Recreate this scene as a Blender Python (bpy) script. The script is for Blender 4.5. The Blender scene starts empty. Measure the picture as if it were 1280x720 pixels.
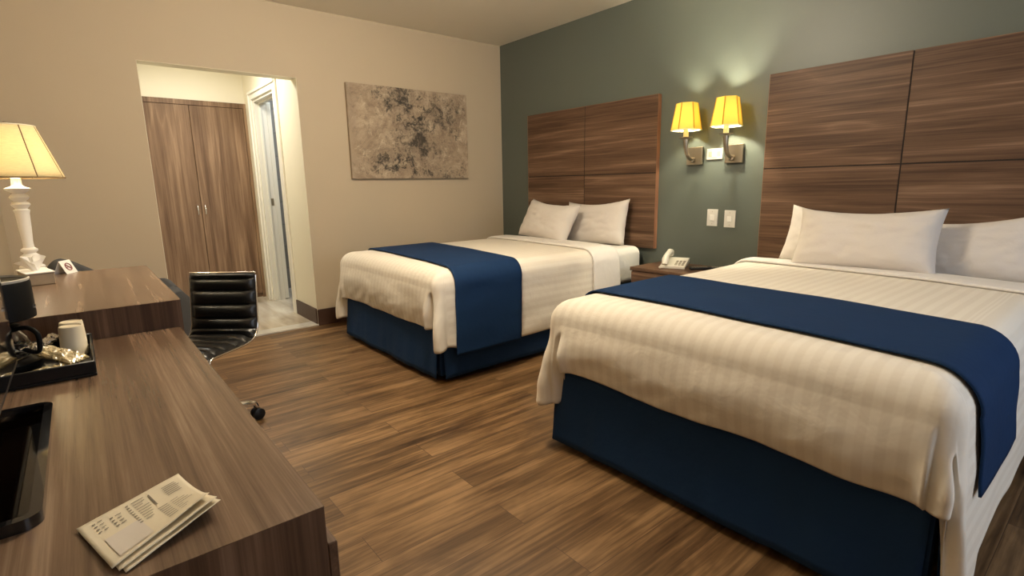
import bpy, bmesh, math, random
from mathutils import Vector, Matrix, noise
random.seed(7)
C = bpy.context.scene.collection
sc = bpy.context.scene
PI = math.pi

# ------------------------------------------------------------------ camera
CAM = Vector((-3.47437, -4.36602, 1.13190))
RT = Vector((0.77129368, -0.63624321, -0.01733878))
UP = Vector((0.13493432, 0.13683191, 0.98136118))
FW = Vector((0.62201189, 0.75925727, -0.19138863))
cd = bpy.data.cameras.new('camera')
cd.sensor_width = 36.0
cd.lens = 654.27 / 1280 * 36.0
cd.clip_start = 0.02
cam = bpy.data.objects.new('camera', cd)
C.objects.link(cam)
mw = Matrix.Identity(4)
for i in range(3):
    mw[i][0] = RT[i]; mw[i][1] = UP[i]; mw[i][2] = -FW[i]; mw[i][3] = CAM[i]
cam.matrix_world = mw
sc.camera = cam

# ------------------------------------------------------------------ light, exposure
vs = sc.view_settings
vs.view_transform = 'Standard'
vs.look = 'None'
vs.gamma = 1.0
vs.exposure = 1.12
vs.use_curve_mapping = False
sc.cycles.use_denoising = True
sc.cycles.max_bounces = 10
sc.cycles.diffuse_bounces = 6
sc.cycles.sample_clamp_indirect = 4.0
w = bpy.data.worlds.new('world')
sc.world = w
w.use_nodes = True
w.node_tree.nodes['Background'].inputs[0].default_value = (0.5, 0.6, 0.8, 1)
w.node_tree.nodes['Background'].inputs[1].default_value = 0.4

def light(name, kind, loc, energy, color, size=0.1, rot=(0, 0, 0), sy=None, spread=None):
    l = bpy.data.lights.new(name, kind)
    l.energy = energy
    l.color = color
    if kind == 'AREA':
        l.size = size
        if sy:
            l.shape = 'RECTANGLE'; l.size_y = sy
        if spread:
            l.spread = spread
    else:
        l.shadow_soft_size = size
    o = bpy.data.objects.new(name, l)
    C.objects.link(o)
    o.location = loc
    o.rotation_euler = rot
    return o

# daylight coming through the window behind the camera (front wall)
light('window_daylight', 'AREA', (-1.5, -5.72, 1.45), 11, (0.80, 0.88, 1.0), 1.7, (PI / 2, 0, 0), 1.3)
# added fill light just below the ceiling, unseen and without a fixture
light('ceiling_fill_light', 'POINT', (-2.15, -2.25, 2.40), 64, (1.0, 0.86, 0.66), 0.22)
# hallway and bathroom ceiling lamps
light('hallway_lamp_light', 'AREA', (-2.55, 0.65, 2.36), 9.0, (1.0, 0.95, 0.84), 0.35)
light('bathroom_lamp_light', 'AREA', (-1.35, 1.15, 2.36), 9, (0.80, 0.90, 1.0), 0.4)

# ------------------------------------------------------------------ materials
def newmat(name):
    m = bpy.data.materials.new(name)
    m.use_nodes = True
    nt = m.node_tree
    return m, nt, nt.nodes['Principled BSDF']

def nd(nt, t, **k):
    n = nt.nodes.new(t)
    for a, b in k.items():
        setattr(n, a, b)
    return n

def plain(name, col, rough=0.5, metal=0.0, bump=0.0, bscale=300, var=0.0, vscale=4, spec=None, sheen=0.0, coat=0.0):
    m, nt, b = newmat(name)
    b.inputs['Roughness'].default_value = rough
    b.inputs['Metallic'].default_value = metal
    if spec is not None:
        b.inputs['Specular IOR Level'].default_value = spec
    if sheen:
        b.inputs['Sheen Weight'].default_value = sheen
    if coat:
        b.inputs['Coat Weight'].default_value = coat
        b.inputs['Coat Roughness'].default_value = 0.05
    tc = nd(nt, 'ShaderNodeTexCoord')
    nz = nd(nt, 'ShaderNodeTexNoise')
    nz.inputs['Scale'].default_value = vscale
    nz.inputs['Detail'].default_value = 4
    nt.links.new(tc.outputs['Object'], nz.inputs['Vector'])
    mx = nd(nt, 'ShaderNodeMix', data_type='RGBA')
    mx.inputs[6].default_value = (*[c * (1 - var) for c in col], 1)
    mx.inputs[7].default_value = (*[min(1, c * (1 + var)) for c in col], 1)
    nt.links.new(nz.outputs['Fac'], mx.inputs[0])
    nt.links.new(mx.outputs[2], b.inputs['Base Color'])
    if bump:
        n2 = nd(nt, 'ShaderNodeTexNoise')
        n2.inputs['Scale'].default_value = bscale
        n2.inputs['Detail'].default_value = 3
        nt.links.new(tc.outputs['Object'], n2.inputs['Vector'])
        bp = nd(nt, 'ShaderNodeBump')
        bp.inputs['Strength'].default_value = bump
        bp.inputs['Distance'].default_value = 0.01
        nt.links.new(n2.outputs['Fac'], bp.inputs['Height'])
        nt.links.new(bp.outputs['Normal'], b.inputs['Normal'])
    return m

def wood(name, axis, dark, mid, lightc, rough=0.32, fine=38.0, along=1.0, spec=0.5, off=0.0, cath=0.17):
    """laminate with grain along the given axis; broad bands, fine streaks and some cathedral figure"""
    m, nt, b = newmat(name)
    tc = nd(nt, 'ShaderNodeTexCoord')
    def mapped(ac, al):
        mp = nd(nt, 'ShaderNodeMapping')
        s = [ac, ac, ac]; s['xyz'.index(axis)] = al
        mp.inputs['Scale'].default_value = s
        mp.inputs['Location'].default_value = (off, off * 1.7, off * .6)
        nt.links.new(tc.outputs['Object'], mp.inputs['Vector'])
        return mp
    m1 = mapped(5.0, 0.38 * along)
    n1 = nd(nt, 'ShaderNodeTexNoise'); n1.inputs['Scale'].default_value = 1.0
    n1.inputs['Detail'].default_value = 2; n1.inputs['Distortion'].default_value = 0.35
    nt.links.new(m1.outputs[0], n1.inputs['Vector'])
    # contour rings of the smooth noise give the cathedral figure
    mu = nd(nt, 'ShaderNodeMath', operation='MULTIPLY'); mu.inputs[1].default_value = 12.0
    nt.links.new(n1.outputs['Fac'], mu.inputs[0])
    pp = nd(nt, 'ShaderNodeMath', operation='PINGPONG'); pp.inputs[1].default_value = 1.0
    nt.links.new(mu.outputs[0], pp.inputs[0])
    m2 = mapped(fine, 1.3 * along)
    n2 = nd(nt, 'ShaderNodeTexNoise'); n2.inputs['Scale'].default_value = 1.0
    n2.inputs['Detail'].default_value = 6; n2.inputs['Roughness'].default_value = 0.65
    nt.links.new(m2.outputs[0], n2.inputs['Vector'])
    m3 = mapped(9.0, 0.35 * along)
    n3 = nd(nt, 'ShaderNodeTexNoise'); n3.inputs['Scale'].default_value = 1.0; n3.inputs['Detail'].default_value = 2
    nt.links.new(m3.outputs[0], n3.inputs['Vector'])
    def madd(a, f, c):
        x = nd(nt, 'ShaderNodeMath', operation='MULTIPLY_ADD')
        nt.links.new(a, x.inputs[0]); x.inputs[1].default_value = f
        if isinstance(c, float): x.inputs[2].default_value = c
        else: nt.links.new(c, x.inputs[2])
        return x.outputs[0]
    m4 = mapped(fine * 2.6, 1.0 * along)
    n4 = nd(nt, 'ShaderNodeTexNoise'); n4.inputs['Scale'].default_value = 1.0
    n4.inputs['Detail'].default_value = 5; n4.inputs['Roughness'].default_value = 0.7
    nt.links.new(m4.outputs[0], n4.inputs['Vector'])
    pw = nd(nt, 'ShaderNodeMath', operation='POWER'); nt.links.new(pp.outputs[0], pw.inputs[0]); pw.inputs[1].default_value = 3.0
    f = madd(n2.outputs['Fac'], 0.85, -0.175)
    f = madd(pw.outputs[0], cath, f)
    f = madd(n4.outputs['Fac'], 0.75, f)
    f = madd(n3.outputs['Fac'], 0.65, f)
    f = madd(f, 1.0, -0.555)
    cr = nd(nt, 'ShaderNodeValToRGB')
    e = cr.color_ramp.elements
    e[0].position = 0.22; e[0].color = (*dark, 1)
    e[1].position = 0.80; e[1].color = (*lightc, 1)
    k = e.new(0.5); k.color = (*mid, 1)
    nt.links.new(f, cr.inputs[0])
    nt.links.new(cr.outputs[0], b.inputs['Base Color'])
    b.inputs['Roughness'].default_value = rough
    b.inputs['Specular IOR Level'].default_value = spec
    bp = nd(nt, 'ShaderNodeBump'); bp.inputs['Strength'].default_value = 0.06; bp.inputs['Distance'].default_value = 0.004
    nt.links.new(n2.outputs['Fac'], bp.inputs['Height'])
    nt.links.new(bp.outputs['Normal'], b.inputs['Normal'])
    return m

def plank_floor(name):
    m, nt, b = newmat(name)
    tc = nd(nt, 'ShaderNodeTexCoord')
    br = nd(nt, 'ShaderNodeTexBrick')
    br.offset = 0.37; br.offset_frequency = 2; br.squash = 1.0
    br.inputs['Scale'].default_value = 1.0
    br.inputs['Brick Width'].default_value = 1.22
    br.inputs['Row Height'].default_value = 0.15
    br.inputs['Mortar Size'].default_value = 0.0012
    br.inputs['Mortar Smooth'].default_value = 0.1
    br.inputs['Bias'].default_value = 0.0
    br.inputs['Color1'].default_value = (0, 0, 0, 1)
    br.inputs['Color2'].default_value = (1, 1, 1, 1)
    br.inputs['Mortar'].default_value = (0.5, 0.5, 0.5, 1)
    nt.links.new(tc.outputs['Object'], br.inputs['Vector'])
    # shift grain per plank
    sh = nd(nt, 'ShaderNodeVectorMath', operation='MULTIPLY_ADD')
    sh.inputs[1].default_value = (7.3, 3.1, 5.0)
    nt.links.new(br.outputs['Color'], sh.inputs[0])
    nt.links.new(tc.outputs['Object'], sh.inputs[2])
    def tex(ac, al, det, dist):
        mp = nd(nt, 'ShaderNodeMapping'); mp.inputs['Scale'].default_value = (al, ac, 1)
        nt.links.new(sh.outputs[0], mp.inputs['Vector'])
        n = nd(nt, 'ShaderNodeTexNoise'); n.inputs['Scale'].default_value = 1.0
        n.inputs['Detail'].default_value = det; n.inputs['Distortion'].default_value = dist
        n.inputs['Roughness'].default_value = 0.6
        nt.links.new(mp.outputs[0], n.inputs['Vector'])
        return n.outputs['Fac']
    a = tex(14, 1.0, 5, 0.6); c = tex(60, 3.0, 5, 0.2); d = tex(6, 2.2, 3, 0.8)
    def madd(x, f, y):
        q = nd(nt, 'ShaderNodeMath', operation='MULTIPLY_ADD')
        nt.links.new(x, q.inputs[0]); q.inputs[1].default_value = f
        if isinstance(y, float): q.inputs[2].default_value = y
        else: nt.links.new(y, q.inputs[2])
        return q.outputs[0]
    f = madd(a, 1.0, -0.5)
    f = madd(c, 0.85, f)
    f = madd(d, 0.75, f)
    f = madd(br.outputs['Color'], 0.13, f)
    f = madd(f, 1.0, -0.365)
    cr = nd(nt, 'ShaderNodeValToRGB')
    e = cr.color_ramp.elements
    e[0].position = 0.18; e[0].color = (0.040, 0.019, 0.007, 1)
    e[1].position = 0.80; e[1].color = (0.29, 0.172, 0.080, 1)
    k = e.new(0.5); k.color = (0.138, 0.076, 0.032, 1)
    nt.links.new(f, cr.inputs[0])
    mx = nd(nt, 'ShaderNodeMix', data_type='RGBA')
    nt.links.new(br.outputs['Fac'], mx.inputs[0])
    nt.links.new(cr.outputs[0], mx.inputs[6])
    mx.inputs[7].default_value = (0.075, 0.040, 0.020, 1)
    nt.links.new(mx.outputs[2], b.inputs['Base Color'])
    b.inputs['Roughness'].default_value = 0.36
    b.inputs['Specular IOR Level'].default_value = 0.4
    bp = nd(nt, 'ShaderNodeBump'); bp.inputs['Strength'].default_value = 0.15; bp.inputs['Distance'].default_value = 0.003
    nt.links.new(c, bp.inputs['Height'])
    nt.links.new(bp.outputs['Normal'], b.inputs['Normal'])
    return m

def stripe_fabric(name, c1, c2, period=0.046, rough=0.75, wr=0.14):
    """satin-striped cotton; stripes follow UV.x, cloth wrinkles as bump"""
    m, nt, b = newmat(name)
    uv = nd(nt, 'ShaderNodeUVMap')
    sep = nd(nt, 'ShaderNodeSeparateXYZ')
    nt.links.new(uv.outputs[0], sep.inputs[0])
    mu = nd(nt, 'ShaderNodeMath', operation='MULTIPLY'); mu.inputs[1].default_value = 2 * PI / period
    nt.links.new(sep.outputs[0], mu.inputs[0])
    sn = nd(nt, 'ShaderNodeMath', operation='SINE'); nt.links.new(mu.outputs[0], sn.inputs[0])
    mr = nd(nt, 'ShaderNodeMapRange'); mr.inputs[1].default_value = -0.35; mr.inputs[2].default_value = 0.35
    nt.links.new(sn.outputs[0], mr.inputs[0])
    mx = nd(nt, 'ShaderNodeMix', data_type='RGBA')
    mx.inputs[6].default_value = (*c1, 1); mx.inputs[7].default_value = (*c2, 1)
    nt.links.new(mr.outputs[0], mx.inputs[0])
    nt.links.new(mx.outputs[2], b.inputs['Base Color'])
    b.inputs['Roughness'].default_value = rough
    b.inputs['Specular IOR Level'].default_value = 0.25
    tc = nd(nt, 'ShaderNodeTexCoord')
    n1 = nd(nt, 'ShaderNodeTexNoise'); n1.inputs['Scale'].default_value = 11; n1.inputs['Detail'].default_value = 3
    n1.inputs['Distortion'].default_value = 0.3
    nt.links.new(tc.outputs['Object'], n1.inputs['Vector'])
    bp = nd(nt, 'ShaderNodeBump'); bp.inputs['Strength'].default_value = wr; bp.inputs['Distance'].default_value = 0.03
    nt.links.new(n1.outputs['Fac'], bp.inputs['Height'])
    nt.links.new(bp.outputs['Normal'], b.inputs['Normal'])
    return m

def canvas_art(name):
    m, nt, b = newmat(name)
    tc = nd(nt, 'ShaderNodeTexCoord')
    def nz(scale, det, dist, off, rough=0.7):
        mp = nd(nt, 'ShaderNodeMapping'); mp.inputs['Location'].default_value = off
        nt.links.new(tc.outputs['Object'], mp.inputs['Vector'])
        n = nd(nt, 'ShaderNodeTexNoise'); n.inputs['Scale'].default_value = scale
        n.inputs['Detail'].default_value = det; n.inputs['Distortion'].default_value = dist; n.inputs['Roughness'].default_value = rough
        nt.links.new(mp.outputs[0], n.inputs['Vector'])
        return n.outputs['Fac']
    def ramp(x, stops):
        cr = nd(nt, 'ShaderNodeValToRGB'); e = cr.color_ramp.elements
        e[0].position, e[0].color = stops[0][0], (*stops[0][1], 1)
        e[1].position, e[1].color = stops[-1][0], (*stops[-1][1], 1)
        for p, c in stops[1:-1]:
            k = e.new(p); k.color = (*c, 1)
        nt.links.new(x, cr.inputs[0]); return cr.outputs[0]
    def mix(f, a, c):
        mx = nd(nt, 'ShaderNodeMix', data_type='RGBA')
        nt.links.new(f, mx.inputs[0]); nt.links.new(a, mx.inputs[6])
        if isinstance(c, tuple): mx.inputs[7].default_value = (*c, 1)
        else: nt.links.new(c, mx.inputs[7])
        return mx.outputs[2]
    def blob(cx, cz, rx, rz, nzv, amp):
        mp = nd(nt, 'ShaderNodeMapping'); mp.vector_type = 'TEXTURE'
        mp.inputs['Location'].default_value = (cx, 0, cz); mp.inputs['Scale'].default_value = (rx, 10, rz)
        nt.links.new(tc.outputs['Object'], mp.inputs['Vector'])
        g = nd(nt, 'ShaderNodeTexGradient', gradient_type='SPHERICAL'); nt.links.new(mp.outputs[0], g.inputs['Vector'])
        ma = nd(nt, 'ShaderNodeMath', operation='MULTIPLY_ADD'); nt.links.new(nzv, ma.inputs[0]); ma.inputs[1].default_value = amp
        sb = nd(nt, 'ShaderNodeMath', operation='SUBTRACT'); nt.links.new(g.outputs['Fac'], sb.inputs[0]); sb.inputs[1].default_value = amp * .5
        nt.links.new(sb.outputs[0], ma.inputs[2])
        return ma.outputs[0]
    big = nz(3.2, 8, 0.8, (3, 1, 2)); fine = nz(17, 10, 0.5, (1, 5, 7), 0.8); mid = nz(5, 12, 0.9, (9, 2, 4), 0.82)
    base = ramp(mid, [(0.30, (0.17, 0.128, 0.092)), (0.44, (0.30, 0.225, 0.155)), (0.56, (0.43, 0.34, 0.24)), (0.70, (0.62, 0.51, 0.37))])
    spk = ramp(fine, [(0.33, (0, 0, 0)), (0.47, (1, 1, 1))])
    base = mix(spk, ramp(big, [(0.3, (0.10, 0.078, 0.06)), (0.7, (0.30, 0.235, 0.175))]), base)
    # clouds of ink: centre, upper right, lower left, lower edge
    mq = nd(nt, 'ShaderNodeMath', operation='MULTIPLY_ADD'); nt.links.new(fine, mq.inputs[0]); mq.inputs[1].default_value = .62
    mq2 = nd(nt, 'ShaderNodeMath', operation='MULTIPLY'); nt.links.new(big, mq2.inputs[0]); mq2.inputs[1].default_value = .38
    nt.links.new(mq2.outputs[0], mq.inputs[2]); mix2 = mq.outputs[0]
    for (cx, cz, rx, rz, lo) in [(0.02, 0.32, 0.60, 0.55, 0.56), (0.26, 0.58, 0.50, 0.40, 0.58), (-0.28, 0.15, 0.50, 0.34, 0.66), (-0.05, 0.68, 0.70, 0.36, 0.62), (0.2, .05, .7, .22, .70)]:
        bl = blob(cx, cz, rx, rz, mix2, 4.6)
        base = mix(ramp(bl, [(lo, (0, 0, 0)), (min(lo + .40, 1), (.92, .92, .92))]), base, (0.030, 0.025, 0.020))
    wh = nz(11, 12, 0.6, (4, 8, 1), 0.82)
    base = mix(ramp(wh, [(0.54, (0, 0, 0)), (0.68, (.85, .85, .85))]), base, (0.68, 0.57, 0.42))
    # plain grey field at the left of the canvas
    mp = nd(nt, 'ShaderNodeMapping'); mp.inputs['Location'].default_value = (0.46, 0, 0); mp.inputs['Scale'].default_value = (-3.2, 1, 1)
    nt.links.new(tc.outputs['Object'], mp.inputs['Vector'])
    sp = nd(nt, 'ShaderNodeSeparateXYZ'); nt.links.new(tc.outputs['Object'], sp.inputs[0])
    ma = nd(nt, 'ShaderNodeMath', operation='MULTIPLY_ADD'); nt.links.new(sp.outputs[0], ma.inputs[0]); ma.inputs[1].default_value = -2.6
    m2 = nd(nt, 'ShaderNodeMath', operation='MULTIPLY_ADD'); nt.links.new(mid, m2.inputs[0]); m2.inputs[1].default_value = 1.1; m2.inputs[2].default_value = -1.65
    nt.links.new(m2.outputs[0], ma.inputs[2])
    base = mix(ramp(ma.outputs[0], [(0.22, (0, 0, 0)), (0.5, (1, 1, 1))]), base, (0.35, 0.275, 0.20))
    nt.links.new(base, b.inputs['Base Color'])
    b.inputs['Roughness'].default_value = 0.7
    return m

def translucent(name, col, weave=0.0, tfac=0.6, rough=0.8):
    m, nt, b = newmat(name)
    out = nt.nodes['Material Output']
    tr = nd(nt, 'ShaderNodeBsdfTranslucent'); di = nd(nt, 'ShaderNodeBsdfDiffuse')
    mixs = nd(nt, 'ShaderNodeMixShader'); mixs.inputs[0].default_value = tfac
    tc = nd(nt, 'ShaderNodeTexCoord')
    mp = nd(nt, 'ShaderNodeMapping'); mp.inputs['Scale'].default_value = (60, 60, 420)
    nt.links.new(tc.outputs['Object'], mp.inputs['Vector'])
    nz = nd(nt, 'ShaderNodeTexNoise'); nz.inputs['Scale'].default_value = 1; nz.inputs['Detail'].default_value = 3
    nt.links.new(mp.outputs[0], nz.inputs['Vector'])
    mx = nd(nt, 'ShaderNodeMix', data_type='RGBA')
    mx.inputs[6].default_value = (*[c * (1 - weave) for c in col], 1); mx.inputs[7].default_value = (*col, 1)
    nt.links.new(nz.outputs['Fac'], mx.inputs[0])
    nt.links.new(mx.outputs[2], tr.inputs[0]); nt.links.new(mx.outputs[2], di.inputs[0])
    nt.links.new(di.outputs[0], mixs.inputs[1]); nt.links.new(tr.outputs[0], mixs.inputs[2])
    nt.links.new(mixs.outputs[0], out.inputs[0])
    nt.nodes.remove(b)
    return m

def glassy(name, col=(1, 1, 1), rough=0.02, ior=1.45):
    m, nt, b = newmat(name)
    b.inputs['Base Color'].default_value = (*col, 1)
    b.inputs['Transmission Weight'].default_value = 1.0
    b.inputs['Roughness'].default_value = rough
    b.inputs['IOR'].default_value = ior
    return m

def emis(name, col, s):
    m, nt, b = newmat(name)
    b.inputs['Emission Color'].default_value = (*col, 1)
    b.inputs['Emission Strength'].default_value = s
    return m

def tile_floor(name):
    m, nt, b = newmat(name)
    tc = nd(nt, 'ShaderNodeTexCoord')
    mp = nd(nt, 'ShaderNodeMapping'); mp.inputs['Scale'].default_value = (9, 1.6, 1)
    nt.links.new(tc.outputs['Object'], mp.inputs['Vector'])
    nz = nd(nt, 'ShaderNodeTexNoise'); nz.inputs['Scale'].default_value = 1; nz.inputs['Detail'].default_value = 6; nz.inputs['Distortion'].default_value = 0.6
    nt.links.new(mp.outputs[0], nz.inputs['Vector'])
    cr = nd(nt, 'ShaderNodeValToRGB'); e = cr.color_ramp.elements
    e[0].position = 0.3; e[0].color = (0.36, 0.30, 0.22, 1); e[1].position = 0.7; e[1].color = (0.62, 0.56, 0.45, 1)
    nt.links.new(nz.outputs['Fac'], cr.inputs[0])
    br = nd(nt, 'ShaderNodeTexBrick'); br.offset = 0.0
    br.inputs['Brick Width'].default_value = 0.6; br.inputs['Row Height'].default_value = 0.6; br.inputs['Scale'].default_value = 1
    br.inputs['Mortar Size'].default_value = 0.003
    nt.links.new(tc.outputs['Object'], br.inputs['Vector'])
    mx = nd(nt, 'ShaderNodeMix', data_type='RGBA'); nt.links.new(br.outputs['Fac'], mx.inputs[0])
    nt.links.new(cr.outputs[0], mx.inputs[6]); mx.inputs[7].default_value = (0.42, 0.38, 0.31, 1)
    nt.links.new(mx.outputs[2], b.inputs['Base Color'])
    b.inputs['Roughness'].default_value = 0.18
    return m

def wall_tiles(name):
    m, nt, b = newmat(name)
    tc = nd(nt, 'ShaderNodeTexCoord')
    br = nd(nt, 'ShaderNodeTexBrick'); br.offset = 0.5
    br.inputs['Brick Width'].default_value = 0.4; br.inputs['Row Height'].default_value = 0.25; br.inputs['Scale'].default_value = 1
    br.inputs['Mortar Size'].default_value = 0.003
    br.inputs['Color1'].default_value = (0.19, 0.175, 0.15, 1); br.inputs['Color2'].default_value = (0.23, 0.21, 0.185, 1); br.inputs['Mortar'].default_value = (0.12, 0.12, 0.11, 1)
    mp = nd(nt, 'ShaderNodeMapping'); mp.inputs['Rotation'].default_value = (PI / 2, 0, 0)
    nt.links.new(tc.outputs['Object'], mp.inputs['Vector'])
    nt.links.new(mp.outputs[0], br.inputs['Vector'])
    nt.links.new(br.outputs['Color'], b.inputs['Base Color'])
    b.inputs['Roughness'].default_value = 0.2
    return m

WD = dict(dark=(0.062, 0.032, 0.018), mid=(0.122, 0.069, 0.041), lightc=(0.24, 0.148, 0.093), rough=0.48, spec=0.25)
M = {}
M['tan'] = plain('tan_paint', (0.51, 0.425, 0.305), 0.62, bump=0.08, bscale=180, var=0.02)
M['green'] = plain('slate_green_paint', (0.092, 0.107, 0.090), 0.42, bump=0.08, bscale=160, var=0.03)
M['ceil'] = plain('ceiling_paint', (0.80, 0.75, 0.64), 0.6, bump=0.05, bscale=120, var=0.02)
M['cream'] = plain('cream_paint', (0.80, 0.755, 0.61), 0.6, bump=0.05, var=0.02)
M['floor'] = plank_floor('plank_flooring')
M['tile'] = tile_floor('beige_tile')
M['sill'] = plain('marble_sill', (0.55, 0.52, 0.46), 0.15, var=0.12, vscale=14)
M['base'] = plain('brown_baseboard', (0.062, 0.032, 0.022), 0.4, var=0.1)
M['wtile'] = wall_tiles('bathroom_wall_tile')
M['white_trim'] = plain('white_door_paint', (0.80, 0.78, 0.70), 0.35, var=0.01)
M['wood_h'] = wood('walnut_laminate_across', 'y', **WD)
M['wood_h2'] = wood('walnut_laminate_headboard', 'y', off=3.7, **WD)
M['wood_v'] = wood('walnut_laminate_upright', 'z', off=1.3, **WD)
M['wood_cl'] = wood('walnut_laminate_wardrobe', 'z', (0.115, 0.065, 0.036), (0.215, 0.133, 0.079), (0.36, 0.242, 0.150), rough=0.45, spec=0.25, off=5.1, fine=30)
M['wood_top'] = wood('walnut_laminate_top', 'y', (0.090, 0.054, 0.033), (0.180, 0.116, 0.075), (0.335, 0.235, 0.160), rough=0.27, cath=0.05, off=2.2, fine=34)
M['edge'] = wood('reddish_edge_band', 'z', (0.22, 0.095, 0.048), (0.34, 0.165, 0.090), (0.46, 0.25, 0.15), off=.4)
M['gap'] = plain('dark_gap', (0.02, 0.012, 0.008), 0.8)
M['linen'] = stripe_fabric('striped_white_cotton', (0.735, 0.675, 0.58), (0.785, 0.73, 0.635))
M['sheet'] = plain('white_cotton', (0.74, 0.705, 0.665), 0.8, bump=0.5, bscale=14, var=0.02)
M['pillow'] = plain('pillow_cotton', (0.62, 0.575, 0.53), 0.8, bump=0.6, bscale=16, var=0.02)
M['navy'] = plain('navy_cloth', (0.007, 0.027, 0.080), 0.8, bump=0.10, bscale=40, var=0.10, vscale=9, sheen=0.0, spec=0.15)
M['skirt'] = plain('navy_skirt_cloth', (0.012, 0.038, 0.105), 0.8, bump=0.12, bscale=40, var=0.10, vscale=7, sheen=0.0, spec=0.15)
M['mattress'] = plain('mattress_cover', (0.76, 0.735, 0.68), 0.8, bump=0.5, bscale=26, var=0.02)
M['pewter'] = plain('brushed_pewter', (0.42, 0.37, 0.29), 0.32, metal=1.0, var=0.05, vscale=40)
M['chrome'] = plain('chrome', (0.85, 0.83, 0.80), 0.08, metal=1.0)
M['leather'] = plain('black_leather', (0.006, 0.006, 0.006), 0.32, bump=0.10, bscale=220, spec=0.6)
M['black'] = plain('black_plastic', (0.008, 0.008, 0.009), 0.35, spec=0.3)
M['matte'] = plain('matte_black_plastic', (0.004, 0.004, 0.0045), 0.5, spec=0.12)
M['gloss'] = plain('gloss_black', (0.006, 0.006, 0.007), 0.05, coat=0.5)
M['greyfab'] = plain('grey_upholstery', (0.055, 0.056, 0.060), 0.85, bump=0.2, bscale=200, var=0.1)
M['white_pl'] = plain('white_plastic', (0.74, 0.70, 0.60), 0.35)
M['plate'] = plain('switch_plate', (0.62, 0.60, 0.54), 0.35)
M['outlet'] = plain('outlet_plate', (0.42, 0.40, 0.36), 0.4)
M['rocker'] = plain('switch_rocker', (0.78, 0.76, 0.70), 0.3)
M['keys'] = plain('phone_keys', (0.30, 0.27, 0.21), 0.5)
M['lampwhite'] = plain('white_turned_wood', (0.78, 0.76, 0.71), 0.35)
M['paper'] = plain('cream_paper', (0.74, 0.66, 0.50), 0.8, var=0.04, vscale=20)
M['paperw'] = plain('white_paper', (0.80, 0.78, 0.74), 0.8)
M['ink'] = plain('grey_ink', (0.20, 0.17, 0.13), 0.9)
M['palepatch'] = plain('pale_print', (0.68, 0.62, 0.55), 0.85)
M['redink'] = plain('dull_red_ink', (0.25, 0.09, 0.08), 0.8)
M['tissuebox'] = plain('tissue_box_marble', (0.26, 0.195, 0.125), 0.5, var=0.35, vscale=30)
M['cup'] = plain('foam_cup', (0.70, 0.62, 0.46), 0.6)
M['cello'] = plain('cellophane_packet', (0.58, 0.47, 0.24), 0.10, bump=0.9, bscale=60, var=0.5, vscale=40, spec=0.8, coat=0.8)
M['cello'].node_tree.nodes['Principled BSDF'].inputs['Transmission Weight'].default_value = 0.35
M['foil'] = plain('silver_foil', (0.50, 0.48, 0.44), 0.22, metal=0.8, bump=0.8, bscale=50, var=0.2, vscale=40)
M['glass'] = glassy('carafe_glass', (0.85, 0.85, 0.85))
M['smoked'] = glassy('smoked_glass', (0.16, 0.14, 0.12), 0.03)
M['pane'] = glassy('window_glass', (1, 1, 1), 0.0)
M['art'] = canvas_art('abstract_canvas')
M['shade_y'] = translucent('yellow_sconce_shade', (0.88, 0.74, 0.26), 0.06, 0.55)
M['shade_trim'] = translucent('sconce_shade_binding', (0.62, 0.40, 0.07), 0.0, 0.35)
M['shade_rim'] = plain('shade_rim_white', (0.85, 0.80, 0.62), 0.6)
M['shade_c'] = translucent('linen_lamp_shade', (0.95, 0.87, 0.66), 0.28, 0.66)
M['seam'] = plain('shade_seam', (0.20, 0.13, 0.06), 0.8)
M['candle'] = translucent('candle_sleeve', (0.92, 0.84, 0.55), 0.0, 0.3)
M['bulb'] = emis('bulb_glow', (1.0, 0.78, 0.42), 12.0)

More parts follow.
